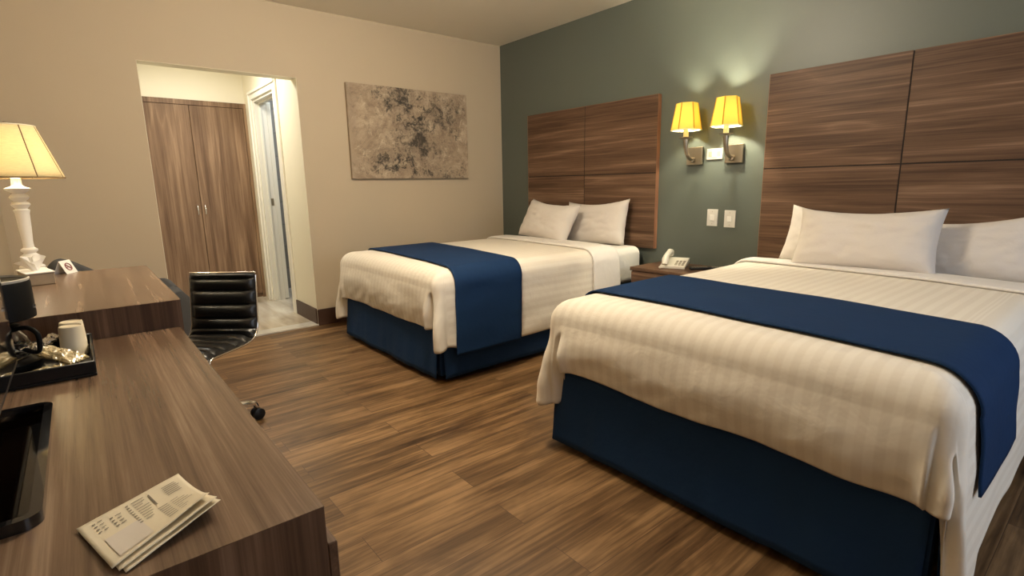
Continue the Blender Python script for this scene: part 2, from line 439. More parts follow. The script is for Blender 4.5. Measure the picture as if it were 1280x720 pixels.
# ------------------------------------------------------------------ mesh helpers
class MB:
    def __init__(s):
        s.v = []; s.f = []; s.uv = {}
    def add(s, vs, fs):
        o = len(s.v); s.v += [Vector(p) for p in vs]; s.f += [tuple(i + o for i in f) for f in fs]
        return s
    def box(s, x0, x1, y0, y1, z0, z1, bev=0.0, seg=2, rot=None, piv=None):
        x0, x1 = min(x0, x1), max(x0, x1); y0, y1 = min(y0, y1), max(y0, y1); z0, z1 = min(z0, z1), max(z0, z1)
        bm = bmesh.new()
        bmesh.ops.create_cube(bm, size=1.0)
        for v in bm.verts:
            v.co = Vector(((x0 + x1) / 2 + v.co.x * (x1 - x0), (y0 + y1) / 2 + v.co.y * (y1 - y0), (z0 + z1) / 2 + v.co.z * (z1 - z0)))
        if bev:
            bmesh.ops.bevel(bm, geom=bm.edges[:], offset=bev, segments=seg, profile=0.5, affect='EDGES')
        if rot is not None:
            p = Vector(piv)
            for v in bm.verts: v.co = p + rot @ (v.co - p)
        bm.verts.index_update()
        s.add([v.co.copy() for v in bm.verts], [[v.index for v in f.verts] for f in bm.faces])
        bm.free(); return s
    def lathe(s, prof, c, n=32, axis='z', rot=None, phase=0.0, cap=True):
        """prof: list of (radius, height)"""
        c = Vector(c); vs = []; fs = []
        for r, h in prof:
            for k in range(n):
                a = phase + 2 * PI * k / n
                p = Vector((r * math.cos(a), r * math.sin(a), h))
                if axis == 'x': p = Vector((p.z, p.x, p.y))
                if axis == 'y': p = Vector((p.x, p.z, p.y))
                if rot is not None: p = rot @ p
                vs.append(c + p)
        for i in range(len(prof) - 1):
            for k in range(n):
                a, b = i * n + k, i * n + (k + 1) % n
                fs.append((a, b, b + n, a + n))
        if cap:
            if prof[0][0] > 1e-6: fs.append(tuple(range(n - 1, -1, -1)))
            if prof[-1][0] > 1e-6: fs.append(tuple((len(prof) - 1) * n + k for k in range(n)))
        return s.add(vs, fs)
    def tube(s, pts, r, n=10, cap=True, closed=False):
        pts = [Vector(p) for p in pts]; N = len(pts); vs = []; fs = []
        prev = None
        for i, p in enumerate(pts):
            a = pts[(i - 1) % N] if (closed or i > 0) else p
            b = pts[(i + 1) % N] if (closed or i < N - 1) else p
            t = (b - a).normalized()
            if prev is None:
                u = t.orthogonal().normalized()
            else:
                u = (prev - t * prev.dot(t)).normalized()
            prev = u; w_ = t.cross(u)
            rr = r[i] if isinstance(r, (list, tuple)) else r
            for k in range(n):
                an = 2 * PI * k / n
                vs.append(p + (u * math.cos(an) + w_ * math.sin(an)) * rr)
        for i in range(N if closed else N - 1):
            for k in range(n):
                a, b = i * n + k, i * n + (k + 1) % n
                a2, b2 = ((i + 1) % N) * n + k, ((i + 1) % N) * n + (k + 1) % n
                fs.append((a, b, b2, a2))
        if cap and not closed:
            fs.append(tuple(range(n - 1, -1, -1))); fs.append(tuple((N - 1) * n + k for k in range(n)))
        return s.add(vs, fs)
    def grid(s, fn, nu, nv, uvfn=None, closeu=False):
        o = len(s.v); vs = []; fs = []
        for i in range(nu + 1):
            for j in range(nv + 1):
                vs.append(fn(i / nu, j / nv))
                if uvfn: s.uv[o + i * (nv + 1) + j] = uvfn(i / nu, j / nv)
        for i in range(nu):
            for j in range(nv):
                a = i * (nv + 1) + j
                fs.append((a, a + nv + 1, a + nv + 2, a + 1))
        return s.add(vs, fs)
    def build(s, name, mat, parent=None, base=None, smooth=0, solid=0.0, subd=0, weld=True, fix=True):
        """smooth: auto-smooth angle in degrees (0 flat)"""
        me = bpy.data.meshes.new(name)
        if parent is not None:
            off = ORG[parent.name]
        else:
            off = Vector(base) if base is not None else Vector((sum(v.x for v in s.v) / len(s.v), sum(v.y for v in s.v) / len(s.v), min(v.z for v in s.v)))
        me.from_pydata([v - off for v in s.v], [], s.f)
        if s.uv:
            ul = me.uv_layers.new(name='UVMap')
            for l in me.loops:
                ul.data[l.index].uv = s.uv.get(l.vertex_index, (0, 0))
        bm = bmesh.new(); bm.from_mesh(me)
        if weld: bmesh.ops.remove_doubles(bm, verts=bm.verts[:], dist=1e-6)
        if fix: bmesh.ops.recalc_face_normals(bm, faces=bm.faces[:])
        bm.to_mesh(me); bm.free()
        me.materials.append(mat)
        o = bpy.data.objects.new(name, me); C.objects.link(o)
        if parent is not None:
            o.parent = parent; ORG[o.name] = off
        else:
            o.location = off; ORG[o.name] = off
        if smooth:
            for p in me.polygons: p.use_smooth = True
            if smooth < 180: me.set_sharp_from_angle(angle=math.radians(smooth))
        if solid:
            md = o.modifiers.new('solid', 'SOLIDIFY'); md.thickness = abs(solid); md.offset = 1 if solid > 0 else -1
        if subd:
            md = o.modifiers.new('sub', 'SUBSURF'); md.levels = subd; md.render_levels = subd
        return o

ORG = {}
def tag(o, label, cat, group=None, kind=None):
    o['label'] = label; o['category'] = cat
    if group: o['group'] = group
    if kind: o['kind'] = kind
    return o
def thing(name, label, cat, base, group=None):
    o = bpy.data.objects.new(name, None); C.objects.link(o)
    o.empty_display_size = 0.05
    o.location = base; ORG[o.name] = Vector(base)
    return tag(o, label, cat, group)
def struct(mb, name, mat, label, cat, **k):
    o = mb.build(name, mat, base=(0, 0, 0), **k)
    return tag(o, label, cat, kind='structure')
def dup(root, loc, label):
    """copy of a thing with copies of its parts and sub-parts"""
    r = root.copy(); C.objects.link(r); r.location = loc; r['label'] = label
    for ch in list(root.children):
        c = ch.copy(); C.objects.link(c); c.parent = r
        for g in ch.children:
            d = g.copy(); C.objects.link(d); d.parent = c
    return r
def nz(x, y, z=0.0, s=1.0):
    return noise.noise(Vector((x * s, y * s, z * s)))
def smooth_path(pts, n=6):
    out = []; N = len(pts)
    for i in range(N - 1):
        p0, p1, p2, p3 = pts[max(i - 1, 0)], pts[i], pts[i + 1], pts[min(i + 2, N - 1)]
        for k in range(n):
            t = k / n
            out.append(.5 * ((2 * p1) + (p2 - p0) * t + (2 * p0 - 5 * p1 + 4 * p2 - p3) * t * t + (3 * p1 - p0 - 3 * p2 + p3) * t ** 3))
    return out + [pts[-1]]
def sstep(a, b, x):
    t = min(1, max(0, (x - a) / (b - a))); return t * t * (3 - 2 * t)
def lerp(a, b, t): return a + (b - a) * t

# ------------------------------------------------------------------ room shell
CZ = 2.5; XL = -3.82; YF = -5.8
DL, DR, DT, WT = -3.042, -2.022, 1.985, 0.12     # doorway to the hallway
struct(MB().box(XL - .1, 0.1, YF - .1, 0.0, -0.1, 0.0), 'floor', M['floor'], 'brown wood plank floor of the bedroom', 'floor')
struct(MB().box(XL - .1, 0.1, YF - .1, WT, CZ, CZ + .1), 'ceiling', M['ceil'], 'plain off-white ceiling above the beds', 'ceiling')
b = MB(); b.box(XL - .1, DL, 0, WT, 0, CZ); b.box(DR, 0.1, 0, WT, 0, CZ); b.box(DL, DR, 0, WT, DT, CZ)
struct(b, 'wall_back', M['tan'], 'tan wall with the doorway and the painting', 'wall')
struct(MB().box(0, 0.1, YF - .1, 0, 0, CZ), 'wall_right', M['green'], 'dark slate green wall behind both headboards', 'wall')
struct(MB().box(XL - .1, XL, YF - .1, 0, 0, CZ), 'wall_left', M['tan'], 'tan wall behind the desk and television', 'wall')
WX0, WX1, WZ0, WZ1 = -2.4, -0.6, 0.75, 2.15
b = MB(); b.box(XL, WX0, YF - .1, YF, 0, CZ); b.box(WX1, 0, YF - .1, YF, 0, CZ); b.box(WX0, WX1, YF - .1, YF, 0, WZ0); b.box(WX0, WX1, YF - .1, YF, WZ1, CZ)
struct(b, 'wall_front', M['tan'], 'tan wall with the window, behind the viewer', 'wall')
b = MB()
for (a0, a1, c0, c1) in [(WX0, WX1, WZ0, WZ0 + .05), (WX0, WX1, WZ1 - .05, WZ1), (WX0, WX0 + .05, WZ0 + .05, WZ1 - .05), (WX1 - .05, WX1, WZ0 + .05, WZ1 - .05), (-1.525, -1.475, WZ0 + .05, WZ1 - .05)]:
    b.box(a0, a1, YF - .07, YF - .02, c0, c1)
win = struct(b, 'window_1', M['white_trim'], 'white framed window in the wall behind the viewer', 'window')
b = MB().box(WX0 + .05, WX1 - .05, YF - .05, YF - .045, WZ0 + .05, WZ1 - .05)
b.build('pane', M['pane'], win)
# baseboards
struct(MB().box(DR, 0, -0.014, 0, 0, 0.138, 0.002, 1), 'baseboard_back', M['base'], 'dark brown baseboard right of the doorway', 'baseboard')
struct(MB().box(XL, DL, -0.014, 0, 0, 0.138, 0.002, 1), 'baseboard_corner', M['base'], 'dark brown baseboard in the corner behind the desk', 'baseboard')
struct(MB().box(-0.014, 0, YF, -0.014, 0, 0.138, 0.002, 1), 'baseboard_right', M['base'], 'dark brown baseboard along the green wall', 'baseboard')
struct(MB().box(XL, XL + .014, YF, -0.014, 0, 0.138, 0.002, 1), 'baseboard_left', M['base'], 'dark brown baseboard along the wall behind the desk', 'baseboard')

# hallway
HX0, HX1, HY = -3.06, -2.022, 2.2
HZ = 2.42
DY0, DY1, DZ = 0.60, 1.30, 1.985          # bathroom doorway in the hallway's right wall
struct(MB().box(HX0 - .1, -0.7, WT, HY + .1, -0.1, 0.012), 'floor_hallway', M['tile'], 'glossy beige tile floor of the hallway', 'floor')
struct(MB().box(DL, DR, -0.012, WT, 0.0, 0.016, 0.003, 1), 'trim_1', M['sill'], 'pale marble threshold under the doorway', 'threshold')
struct(MB().box(HX0 - .1, -0.7, WT, HY + .1, HZ, HZ + .08), 'ceiling_hallway', M['cream'], 'cream hallway ceiling', 'ceiling')
b = MB(); b.box(HX1, HX1 + .1, WT, DY0, 0, HZ); b.box(HX1, HX1 + .1, DY1, HY, 0, HZ); b.box(HX1, HX1 + .1, DY0, DY1, DZ, HZ)
struct(b, 'wall_hallway_right', M['cream'], 'cream hallway wall with the bathroom door', 'wall')
struct(MB().box(HX0 - .1, HX0, WT, HY, 0, HZ), 'wall_hallway_left', M['cream'], 'cream hallway wall opposite the bathroom door', 'wall')
CY = 1.58; CT = 1.985
struct(MB().box(HX0, HX1, CY + .02, CY + .1, CT, HZ), 'wall_hallway_back', M['cream'], 'cream wall above the wardrobe', 'wall')
# cream lining of the doorway reveal
b = MB(); b.box(DR - .003, DR, 0.001, WT, 0.016, DT); b.box(DL, DL + .003, 0.001, WT, 0.016, DT); b.box(DL, DR, 0.001, WT, DT - .003, DT)
struct(b, 'trim_2', M['cream'], 'cream painted reveal around the doorway', 'trim')
struct(MB().box(DR - .013, DR - .001, -0.0, DY0 - .085, 0.013, 0.145, 0.002, 1), 'baseboard_hallway', M['base'], 'brown baseboard on the hallway wall beside the doorway', 'baseboard')
# bathroom behind
struct(MB().box(HX1 + .1, -0.7, HY - .3, HY - .2, 0, HZ), 'wall_bathroom_back', M['wtile'], 'grey tiled bathroom wall seen through the door', 'wall')
struct(MB().box(-0.8, -0.7, WT, HY - .3, 0, HZ), 'wall_bathroom_right', M['wtile'], 'grey tiled far side of the bathroom', 'wall')
# bathroom door: casing, jambs, stop, leaf
b = MB()
cw = 0.085; X = HX1
b.box(X - .018, X, DY0 - cw, DY0, 0.012, DZ + cw, .004, 1); b.box(X - .018, X, DY1, DY1 + cw, 0.012, DZ + cw, .004, 1); b.box(X - .018, X, DY0, DY1, DZ, DZ + cw, .004, 1)
b.box(X - .030, X - .016, DY1 + .05, DY1 + .075, 0.012, DZ + .075, .003, 1); b.box(X - .030, X - .016, DY0 - .075, DY0 + .075, DZ + .05, DZ + .075, .003, 1); b.box(X - .030, X - .016, DY0 + .075, DY1 + .05, DZ + .05, DZ + .075, .003, 1)
d1 = struct(b, 'door_1', M['white_trim'], 'white framed bathroom door standing open in the hallway', 'door')
b = MB(); b.box(X, X + .11, DY1 - .02, DY1, 0.012, DZ); b.box(X, X + .11, DY0, DY0 + .02, 0.012, DZ); b.box(X, X + .11, DY0 + .02, DY1 - .02, DZ - .02, DZ)
b.box(X + .045, X + .06, DY1 - .034, DY1 - .02, 0.012, DZ - .02); b.box(X + .045, X + .06, DY0 + .02, DY1 - .034, DZ - .034, DZ - .02)
jb = b.build('door_jamb', M['white_trim'], d1)
MB().box(X + .07, X + .095, DY1 - .022, DY1 - .0195, 0.98, 1.05).build('strike_plate', M['pewter'], d1)
MB().box(X + .111, X + .151, DY1 - .02, DY1 + .55, 0.02, DZ - .01, .003, 1).build('door_leaf', M['white_trim'], d1)

# wardrobe filling the end of the hallway
wr = thing('wardrobe', 'built-in walnut laminate wardrobe at the end of the hallway', 'wardrobe', (-2.53, CY, 0.012))
b = MB(); fw = .028
b.box(HX0, HX1, CY, CY + .5, CT - .045, CT); b.box(HX1 - fw, HX1, CY, CY + .5, 0.012, CT - .045); b.box(HX0, HX0 + fw, CY, CY + .5, 0.012, CT - .045)
b.box(HX0 + fw, HX1 - fw, CY + .03, CY + .5, .012, .05); b.box(HX0 + fw, HX1 - fw, CY + .48, CY + .5, .05, CT - .045)
b.build('frame', M['wood_cl'], wr)
xm = -2.523
for (a, c, hx) in [(HX0 + fw + .003, xm - .002, xm - .032), (xm + .002, HX1 - fw - .003, xm + .032)]:
    dr = MB().box(a, c, CY + .004, CY + .024, .055, CT - .049, .0015, 1).build('door', M['wood_cl'], wr)
    pts = [(hx, CY + .006, 0.905), (hx, CY - .018, 0.915), (hx, CY - .026, 0.955), (hx, CY - .018, .995), (hx, CY + .006, 1.005)]
    MB().tube(pts, 0.006, 8).build('handle', M['chrome'], dr, smooth=60)

# painting
p = MB().box(-1.640, -0.451, -0.034, -0.001, 1.215, 1.989, .003, 2).build('painting', M['art'], base=(-1.0455, -0.001, 1.215))
tag(p, 'abstract grey, beige and black canvas hanging on the tan wall', 'painting')

# ------------------------------------------------------------------ headboards
def headboard(y0, y1, label):
    ym = (y0 + y1) / 2; zb, zg, zt = 0.632, 1.212, 1.783; g = .0034
    r = thing('headboard', label, 'headboard', (-.001, ym, zb), 'wall headboards')
    MB().box(-.0362, -.001, y0 + .002, y1 - .002, zb + .002, zt - .002).build('backing_board', M['gap'], r)
    mt = M['wood_h']
    for (a, c) in [(y0, ym - g), (ym + g, y1)]:
        for (e, f) in [(zb, zg - g), (zg + g, zt)]:
            MB().box(-.040, -.0364, a, c, e, f, .0008, 1).build('panel', mt if random.random() < .5 else M['wood_h2'], r)
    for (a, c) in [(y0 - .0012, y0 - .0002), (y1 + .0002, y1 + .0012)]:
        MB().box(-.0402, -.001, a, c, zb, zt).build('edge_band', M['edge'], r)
    return r
headboard(-1.923, -.454, 'walnut panel headboard behind the bed nearer the tan wall')
headboard(-4.205, -2.740, 'walnut panel headboard behind the bed with three pillows')

# ------------------------------------------------------------------ beds
RR = 0.10
class Bed:
    def __init__(s, y0, y1, zt, xf=-1.985, seed=0.0):
        s.y0, s.y1, s.zt, s.xf, s.seed = y0, y1, zt, xf, seed       # y0 = side nearer the viewer (lower y)
        s.yc = (y0 + y1) / 2; s.hw = (y1 - y0) / 2
    def top(s, x, y):
        q = (y - s.yc) / s.hw
        return s.zt + .010 * (1 - q * q) + .004 * nz(x * 2.3, y * 2.3, s.seed)
    def flare(s, d):
        return .040 * min(1, d / .42)

def coverlet(bed, name, label, foot_hem, side_hem, flapR, flapL, xh, wr=1.0):
    """draped cover: perimeter rings from the top's spine out over the rim and down to the hem"""
    rc = .048; P = []      # perimeter samples: (x, y, nx, ny, zone, local)
    y0, y1, xf = bed.y0, bed.y1, bed.xf
    NS, NC, NF = 76, 30, 120
    for i in range(NS): P.append((lerp(xh, xf + rc, i / NS), y0, 0, -1, 'R', 0))
    for i in range(NC):
        a = i / NC * PI / 2
        P.append((xf + rc - rc * math.sin(a), y0 + rc - rc * math.cos(a), -math.sin(a), -math.cos(a), 'CR', i / NC))
    for i in range(NF): P.append((xf, lerp(y0 + rc, y1 - rc, i / NF), -1, 0, 'F', i / NF))
    for i in range(NC):
        a = i / NC * PI / 2
        P.append((xf + rc - rc * math.cos(a), y1 - rc + rc * math.sin(a), -math.cos(a), math.sin(a), 'CL', i / NC))
    for i in range(NS + 1): P.append((lerp(xf + rc, xh, i / NS), y1, 0, 1, 'L', 0))
    NQ = 30; NT = 14; NRN = 7
    V = []; UVs = []
    rows = []
    ys = bed.yc
    for (x, y, nx, ny, zn, lc) in P:
        col = []
        sx = max(x, xf + bed.hw); sy = ys
        # hem height
        fh = foot_hem(y)
        if zn == 'F':
            dR = y - (y0 + rc); dL = (y1 - rc) - y
            h = fh
            h = lerp(flapR[0], h, sstep(flapR[1] - .006, flapR[1] + .006, dR))
            h = lerp(flapL[0], h, sstep(flapL[1] - .006, flapL[1] + .006, dL))
        elif zn in ('CR', 'CL'):
            fl = flapR if zn == 'CR' else flapL
            f = lc if zn == 'CR' else 1 - lc; dd = -(1 - f) * rc * PI / 2
            h = lerp(fl[0] - .02 * math.sin(f * PI), fh, sstep(fl[1] - .006, fl[1] + .006, dd))
        else:
            tt = sstep(0, .16, x - (xf + rc))
            h = lerp(flapR[0] if zn == 'R' else flapL[0], side_hem, tt)
            h += .008 * nz(x * 5, 3.3, bed.seed)
        # top part
        ix = max(x - nx * RR, xf + RR); iy = min(max(y - ny * RR, y0 + RR), y1 - RR)     # where the rounding starts
        for k in range(NT):
            t = k / NT
            px = lerp(sx, ix, t); py = lerp(sy, iy, t)
            pz = bed.top(px, py)
            col.append(Vector((px, py, pz)))
        ze = bed.top(ix, iy)
        for k in range(NRN):
            a = k / NRN * PI / 2
            col.append(Vector((lerp(ix, x, math.sin(a)), lerp(iy, y, math.sin(a)), ze - RR * (1 - math.cos(a)))))
        zr = ze - RR
        for k in range(NQ + 1):
            q = k / NQ; z = lerp(zr, h, q); d = zr - z
            off = 0.0; tang = 0.0
            if zn in 'RL' or zn in ('CR', 'CL'):
                off = bed.flare(d)
                if zn in ('CR', 'CL'):
                    f = lc if zn == 'CR' else 1 - lc     # 0 side .. 1 foot
                    off *= lerp(1.0, .55, f); off += .040 * math.sin(f * PI) * sstep(.1, .8, q)
                    fl = flapR if zn == 'CR' else flapL; dd = -(1 - f) * rc * PI / 2
                    off -= fl[3] * math.exp(-((dd - fl[1]) / (.007 + fl[4] * q)) ** 2) * sstep(fl[2], fl[2] + .2, q)
                off += wr * .006 * nz(x * 3 + 5, z * 11, bed.seed + 2) * sstep(0, .3, q)
            if zn == 'F':
                off = .018 * math.sin(min(q, 1) * PI) + .006 * q
                off += wr * .011 * nz(y * 4.0 + 3, z * 5, bed.seed + 5) * sstep(0.05, .4, q)
                off += wr * .007 * nz(y * 9 + z * 14, z * 9 - y * 4, bed.seed + 8) * sstep(0.3, .8, q)
                for dd, fl in ((y - (y0 + rc), flapR), ((y1 - rc) - y, flapL)):
                    off -= fl[3] * math.exp(-((dd - fl[1]) / (.007 + fl[4] * q)) ** 2) * sstep(fl[2], fl[2] + .2, q)
                    off += .022 * math.exp(-((dd - fl[1] - .035) / .022) ** 2) * sstep(.2, .8, q)
                    off += .012 * math.exp(-((dd - fl[1] + .03) / .02) ** 2) * sstep(.2, .8, q) 
            # soft rolled hem
            if k == NQ: off -= .004
            col.append(Vector((x + nx * off, y + ny * off, z)))
        rows.append((col, zn, x, y, ny))
    mb = MB(); n = len(rows[0][0]); vs = []; fs = []
    for i, (col, zn, x, y, ny) in enumerate(rows):
        zr = bed.zt
        for j, pnt in enumerate(col):
            vs.append(pnt)
            if zn in ('R', 'L'):
                u = (y + ny * max(0, zr - pnt.z)) if j >= NT else pnt.y
            else:
                u = pnt.y
            mb.uv[i * n + j] = (u, pnt.x)
    for i in range(len(rows) - 1):
        for j in range(n - 1):
            a = i * n + j
            fs.append((a, a + 1, a + n + 1, a + n))
    mb.add(vs, fs)
    o = mb.build(name, M['linen'], base=(-1.0, bed.yc, 0), smooth=180, solid=-.006, weld=True, fix=True)
    return tag(o, label, 'coverlet', 'bed coverlets')

def band(bed, name, mat, xa, xb, hangR, hangL, off, thick, label, cat, group, puff=0.0, nx=26):
    """cloth laid across the bed from hem to hem, following top and sides; xa(v), xb(v) are its two edges"""
    L = [hangR, 2 * bed.hw - 2 * RR, hangL]; ar = RR * PI / 2
    tot = hangR + hangL + 2 * ar + L[1]
    def cross(w_, x):
        """arc position -> (y, z)"""
        ro = RR + off
        def side(sgn, d, yy):
            z = bed.top(x, yy - sgn * RR) - RR - d
            o2 = bed.flare(d) + off + .005 * nz(x * 5, z * 9, bed.seed + sgn)
            return yy + sgn * o2, z
        if w_ < hangR:
            return side(-1, hangR - w_, bed.y0)
        w_ -= hangR
        if w_ < ar:
            a = w_ / ar * PI / 2
            yb = bed.y0 + RR
            return yb - ro * math.cos(a), bed.top(x, yb) - RR + ro * math.sin(a)
        w_ -= ar
        if w_ < L[1]:
            y = bed.y0 + RR + w_
            return y, bed.top(x, y) + off + .0012 * nz(x * 6, y * 6, 4)
        w_ -= L[1]
        if w_ < ar:
            a = w_ / ar * PI / 2; yb = bed.y1 - RR
            return yb + ro * math.sin(a), bed.top(x, yb) - RR + ro * math.cos(a)
        return side(1, w_ - ar, bed.y1)
    def fn(u, v):
        x = lerp(xa(v), xb(v), u)
        y, z = cross(v * tot, x)
        if puff:
            e = puff * (1 - (2 * u - 1) ** 4)
            # push outward along local normal
            y2, z2 = cross(min(1, v + .002) * tot, x); y1_, z1_ = cross(max(0, v - .002) * tot, x)
            tx, tz = y2 - y1_, z2 - z1_; l = math.hypot(tx, tz) or 1
            y += -tz / l * e; z += tx / l * e
        return Vector((x, y, z))
    nv = 130
    mb = MB().grid(fn, nx, nv, lambda u, v: (v * tot, u))
    o = mb.build(name, mat, base=(-1.0, bed.yc, 0), smooth=180, solid=0, weld=False, fix=True)
    md = o.modifiers.new('solid', 'SOLIDIFY'); md.thickness = thick; md.offset = 0
    return tag(o, label, cat, group)

def make_bed(bed, label, hem_z=.03):
    r = thing('bed', label, 'bed', (-1.0, bed.yc, 0), 'made-up beds')
    y0, y1 = bed.y0 + .03, bed.y1 - .03; xf = bed.xf + .035
    # mattress with fitted sheet, visible near the headboard
    MB().box(xf + .015, -.055, y0 + .0, y1 - .0, .36, bed.zt - .012, .06, 5).build('mattress', M['mattress'], r, smooth=60)
    MB().box(xf + .02, -.06, y0 + .02, y1 - .02, .16, .358, .01, 2).build('box_base', M['gap'], r)
    for (lx, ly) in [(xf + .12, y0 + .12), (xf + .12, y1 - .12), (-.2, y0 + .12), (-.2, y1 - .12)]:
        MB().lathe([(.026, 0.0), (.03, .02), (.024, .16)], (lx, ly, 0), 16).build('leg', M['black'], r, smooth=40)
    # skirt: three panels with pleats at the corners
    def panel(p0, p1, nrm, seed, flare=.028, n=70):
        p0, p1, nrm = Vector(p0), Vector(p1), Vector(nrm)
        def fn(u, v):
            z = lerp(.36, hem_z + .010 * nz(u * 4, seed), v)
            fold = .012 * nz(u * 7, v * .6, seed) + .006 * nz(u * 19, v * .5, seed + 3)
            e = min(u, 1 - u)
            o = flare * v + fold * sstep(0, .8, v)
            p = p0.lerp(p1, u)
            return Vector((p.x + nrm.x * o, p.y + nrm.y * o, z))
        return MB().grid(fn, n, 12)
    xs = xf - .004; a, c = y0 - .004, y1 + .004
    for (p0, p1, nn, sd) in [((xs, a + .012, 0), (xs, c - .012, 0), (-1, 0, 0), 1.3 + bed.seed), ((-.06, a, 0), (xs + .012, a, 0), (0, -1, 0), 4.1 + bed.seed), ((xs + .012, c, 0), (-.06, c, 0), (0, 1, 0), 7.7 + bed.seed)]:
        o = panel(p0, p1, nn, sd).build('bed_skirt', M['skirt'], r, smooth=180, weld=False)
        md = o.modifiers.new('solid', 'SOLIDIFY'); md.thickness = .003; md.offset = 0
    # inner pleats closing the corners behind the panels
    for yy, sg in ((a, -1), (c, 1)):
        b = MB().box(xs + .004, xs + .05, yy - sg * .05, yy - sg * .004, hem_z + .01, .36)
        b.build('skirt_pleat', M['skirt'], r)
    return r

bed1 = Bed(-1.865, -.455, .662, seed=1.0)
bed2 = Bed(-4.16, -2.775, .662, seed=6.0)
make_bed(bed1, 'bed with navy skirt and two pillows in the corner by the tan wall')
make_bed(bed2, 'bed with navy skirt and three pillows, with its foot towards the dresser')
coverlet(bed1, 'coverlet', 'white striped coverlet on the bed by the tan wall', lambda y: .325 + .02 * nz(y * 3, 1), .185, (.225, -.004, .06, .075, .014), (.16, .02, .35, .05, .003), -.40)
coverlet(bed2, 'coverlet', 'cream striped coverlet on the bed with three pillows', lambda y: .362 + .018 * nz(y * 2.5, 5) - .02 * math.exp(-((y + 3.9) / .2) ** 2), .17, (.02, -.044, .25, .055, .004), (.205, .035, .12, .05, .003), -.40)
band(bed1, 'bed_runner', M['navy'], lambda v: lerp(-1.885, -1.72, v), lambda v: lerp(-1.395, -1.16, v), .395, .35, .012, .006,
     'navy runner across the foot of the bed by the tan wall', 'bed runner', 'navy bed runners')
band(bed2, 'bed_runner', M['navy'], lambda v: lerp(-1.845, -1.755, sstep(0, 1, v)) - .02 * math.exp(-((v - .14) / .05) ** 2), lambda v: lerp(-1.37, -1.16, v), .21, .30, .012, .006,
     'navy runner across the bed with three pillows', 'bed runner', 'navy bed runners')
band(bed1, 'top_sheet', M['sheet'], lambda v: lerp(-.70, -.56, v), lambda v: lerp(-.40, -.36, v), .40, .35, .009, .012,
     'white sheet cuff turned down below the two pillows by the tan wall', 'sheet', 'turned-down sheets', puff=.006)
band(bed2, 'top_sheet', M['sheet'], lambda v: lerp(-.60, -.40, v), lambda v: lerp(-.36, -.30, v), .38, .35, .009, .012,
     'white sheet cuff turned down below the row of three pillows', 'sheet', 'turned-down sheets', puff=.006)

def pillow(cx, cy, cz, W, H, T, tilt, yaw, roll, seed, label, group):
    """lies in its own (v: width, w: height, n: thickness) frame, leaning back against the headboard"""
    R = Matrix.Rotation(yaw, 3, 'Z') @ Matrix.Rotation(tilt, 3, 'Y') @ Matrix.Rotation(roll, 3, 'X')
    n = 34; vs = []; fs = []
    def pt(u, v, sg):
        a = 2 * u - 1; c = 2 * v - 1
        ww = W / 2 * a * (1 - .055 * (1 - c * c)); hh = H / 2 * c * (1 - (.12 if c > 0 else -.02) * (1 - a * a))
        f = max(0, (1 - a ** 4) * (1 - c ** 4)) ** .55
        f = f * (1 + .14 * nz(a * 1.7, c * 1.7, seed)) + .10 * nz(a * 5, c * 5, seed + 4) * f ** .5
        ed = .35 * (1 - f) * .012 * nz(a * 6, c * 6, seed + 9)
        sag = -.10 * T * (c) * (1 - a * a)
        return Vector((sg * (T / 2 * f) + ed, ww, hh + sag))
    mb = MB()
    for sg in (1, -1):
        mb.grid(lambda u, v: pt(u, v, sg), n, n)
    mb.v = [Vector((cx, cy, cz)) + R @ p for p in mb.v]
    bm_ = mb.build('pillow', M['pillow'], base=(cx, cy, min(p.z for p in mb.v)), smooth=180, weld=True)
    bm_.data.update()
    return tag(bm_, label, 'pillow', group)
T0 = math.radians(24)
Z1 = .83
pillow(-.150, -1.415, .822, .66, .37, .15, math.radians(14), 0, math.radians(-3), 2.1, 'white pillow leaning on the headboard, half behind another pillow, by the tan wall', 'bed pillows')
pillow(-.335, -1.040, .832, .68, .36, .16, math.radians(27), math.radians(-5), math.radians(4), 3.4, 'white pillow in front of the other on the bed by the tan wall', 'bed pillows')
pillow(-.130, -3.225, .803, .56, .34, .13, math.radians(14), 0, math.radians(5), 4.8, 'white pillow nearest the sconces, mostly behind the middle pillow', 'bed pillows')
pillow(-.150, -3.81, .787, .54, .33, .14, math.radians(18), 0, math.radians(-6), 6.2, 'white pillow farthest from the sconces on the bed with three pillows', 'bed pillows')
pillow(-.355, -3.43, .829, .65, .345, .16, math.radians(24), math.radians(2), math.radians(-1), 7.5, 'white pillow in the middle, in front of two others', 'bed pillows')

# ------------------------------------------------------------------ nightstand, phone, remotes
ns = thing('nightstand', 'walnut laminate nightstand between the two beds', 'nightstand', (-.2, -2.32, 0))
MB().box(-.42, -.001, -2.655, -1.995, .515, .54, .002, 1).build('top', M['wood_h'], ns)
b = MB(); b.box(-.40, -.016, -2.645, -2.625, 0, .515); b.box(-.40, -.016, -2.025, -2.005, 0, .515); b.box(-.036, -.016, -2.625, -2.025, 0, .515); b.box(-.40, -.036, -2.625, -2.025, .06, .08); b.box(-.40, -.036, -2.625, -2.025, .29, .31)
b.build('carcass', M['wood_v'], ns)
for (z0, z1) in [(.085, .286), (.314, .511)]:
    d = MB().box(-.42, -.401, -2.64, -2.01, z0, z1, .0015, 1).build('drawer', M['wood_h'], ns)
    MB().tube([(-.42, -2.38, (z0 + z1) / 2), (-.442, -2.37, (z0 + z1) / 2), (-.442, -2.27, (z0 + z1) / 2), (-.42, -2.26, (z0 + z1) / 2)], .005, 8).build('handle', M['chrome'], d, smooth=50)

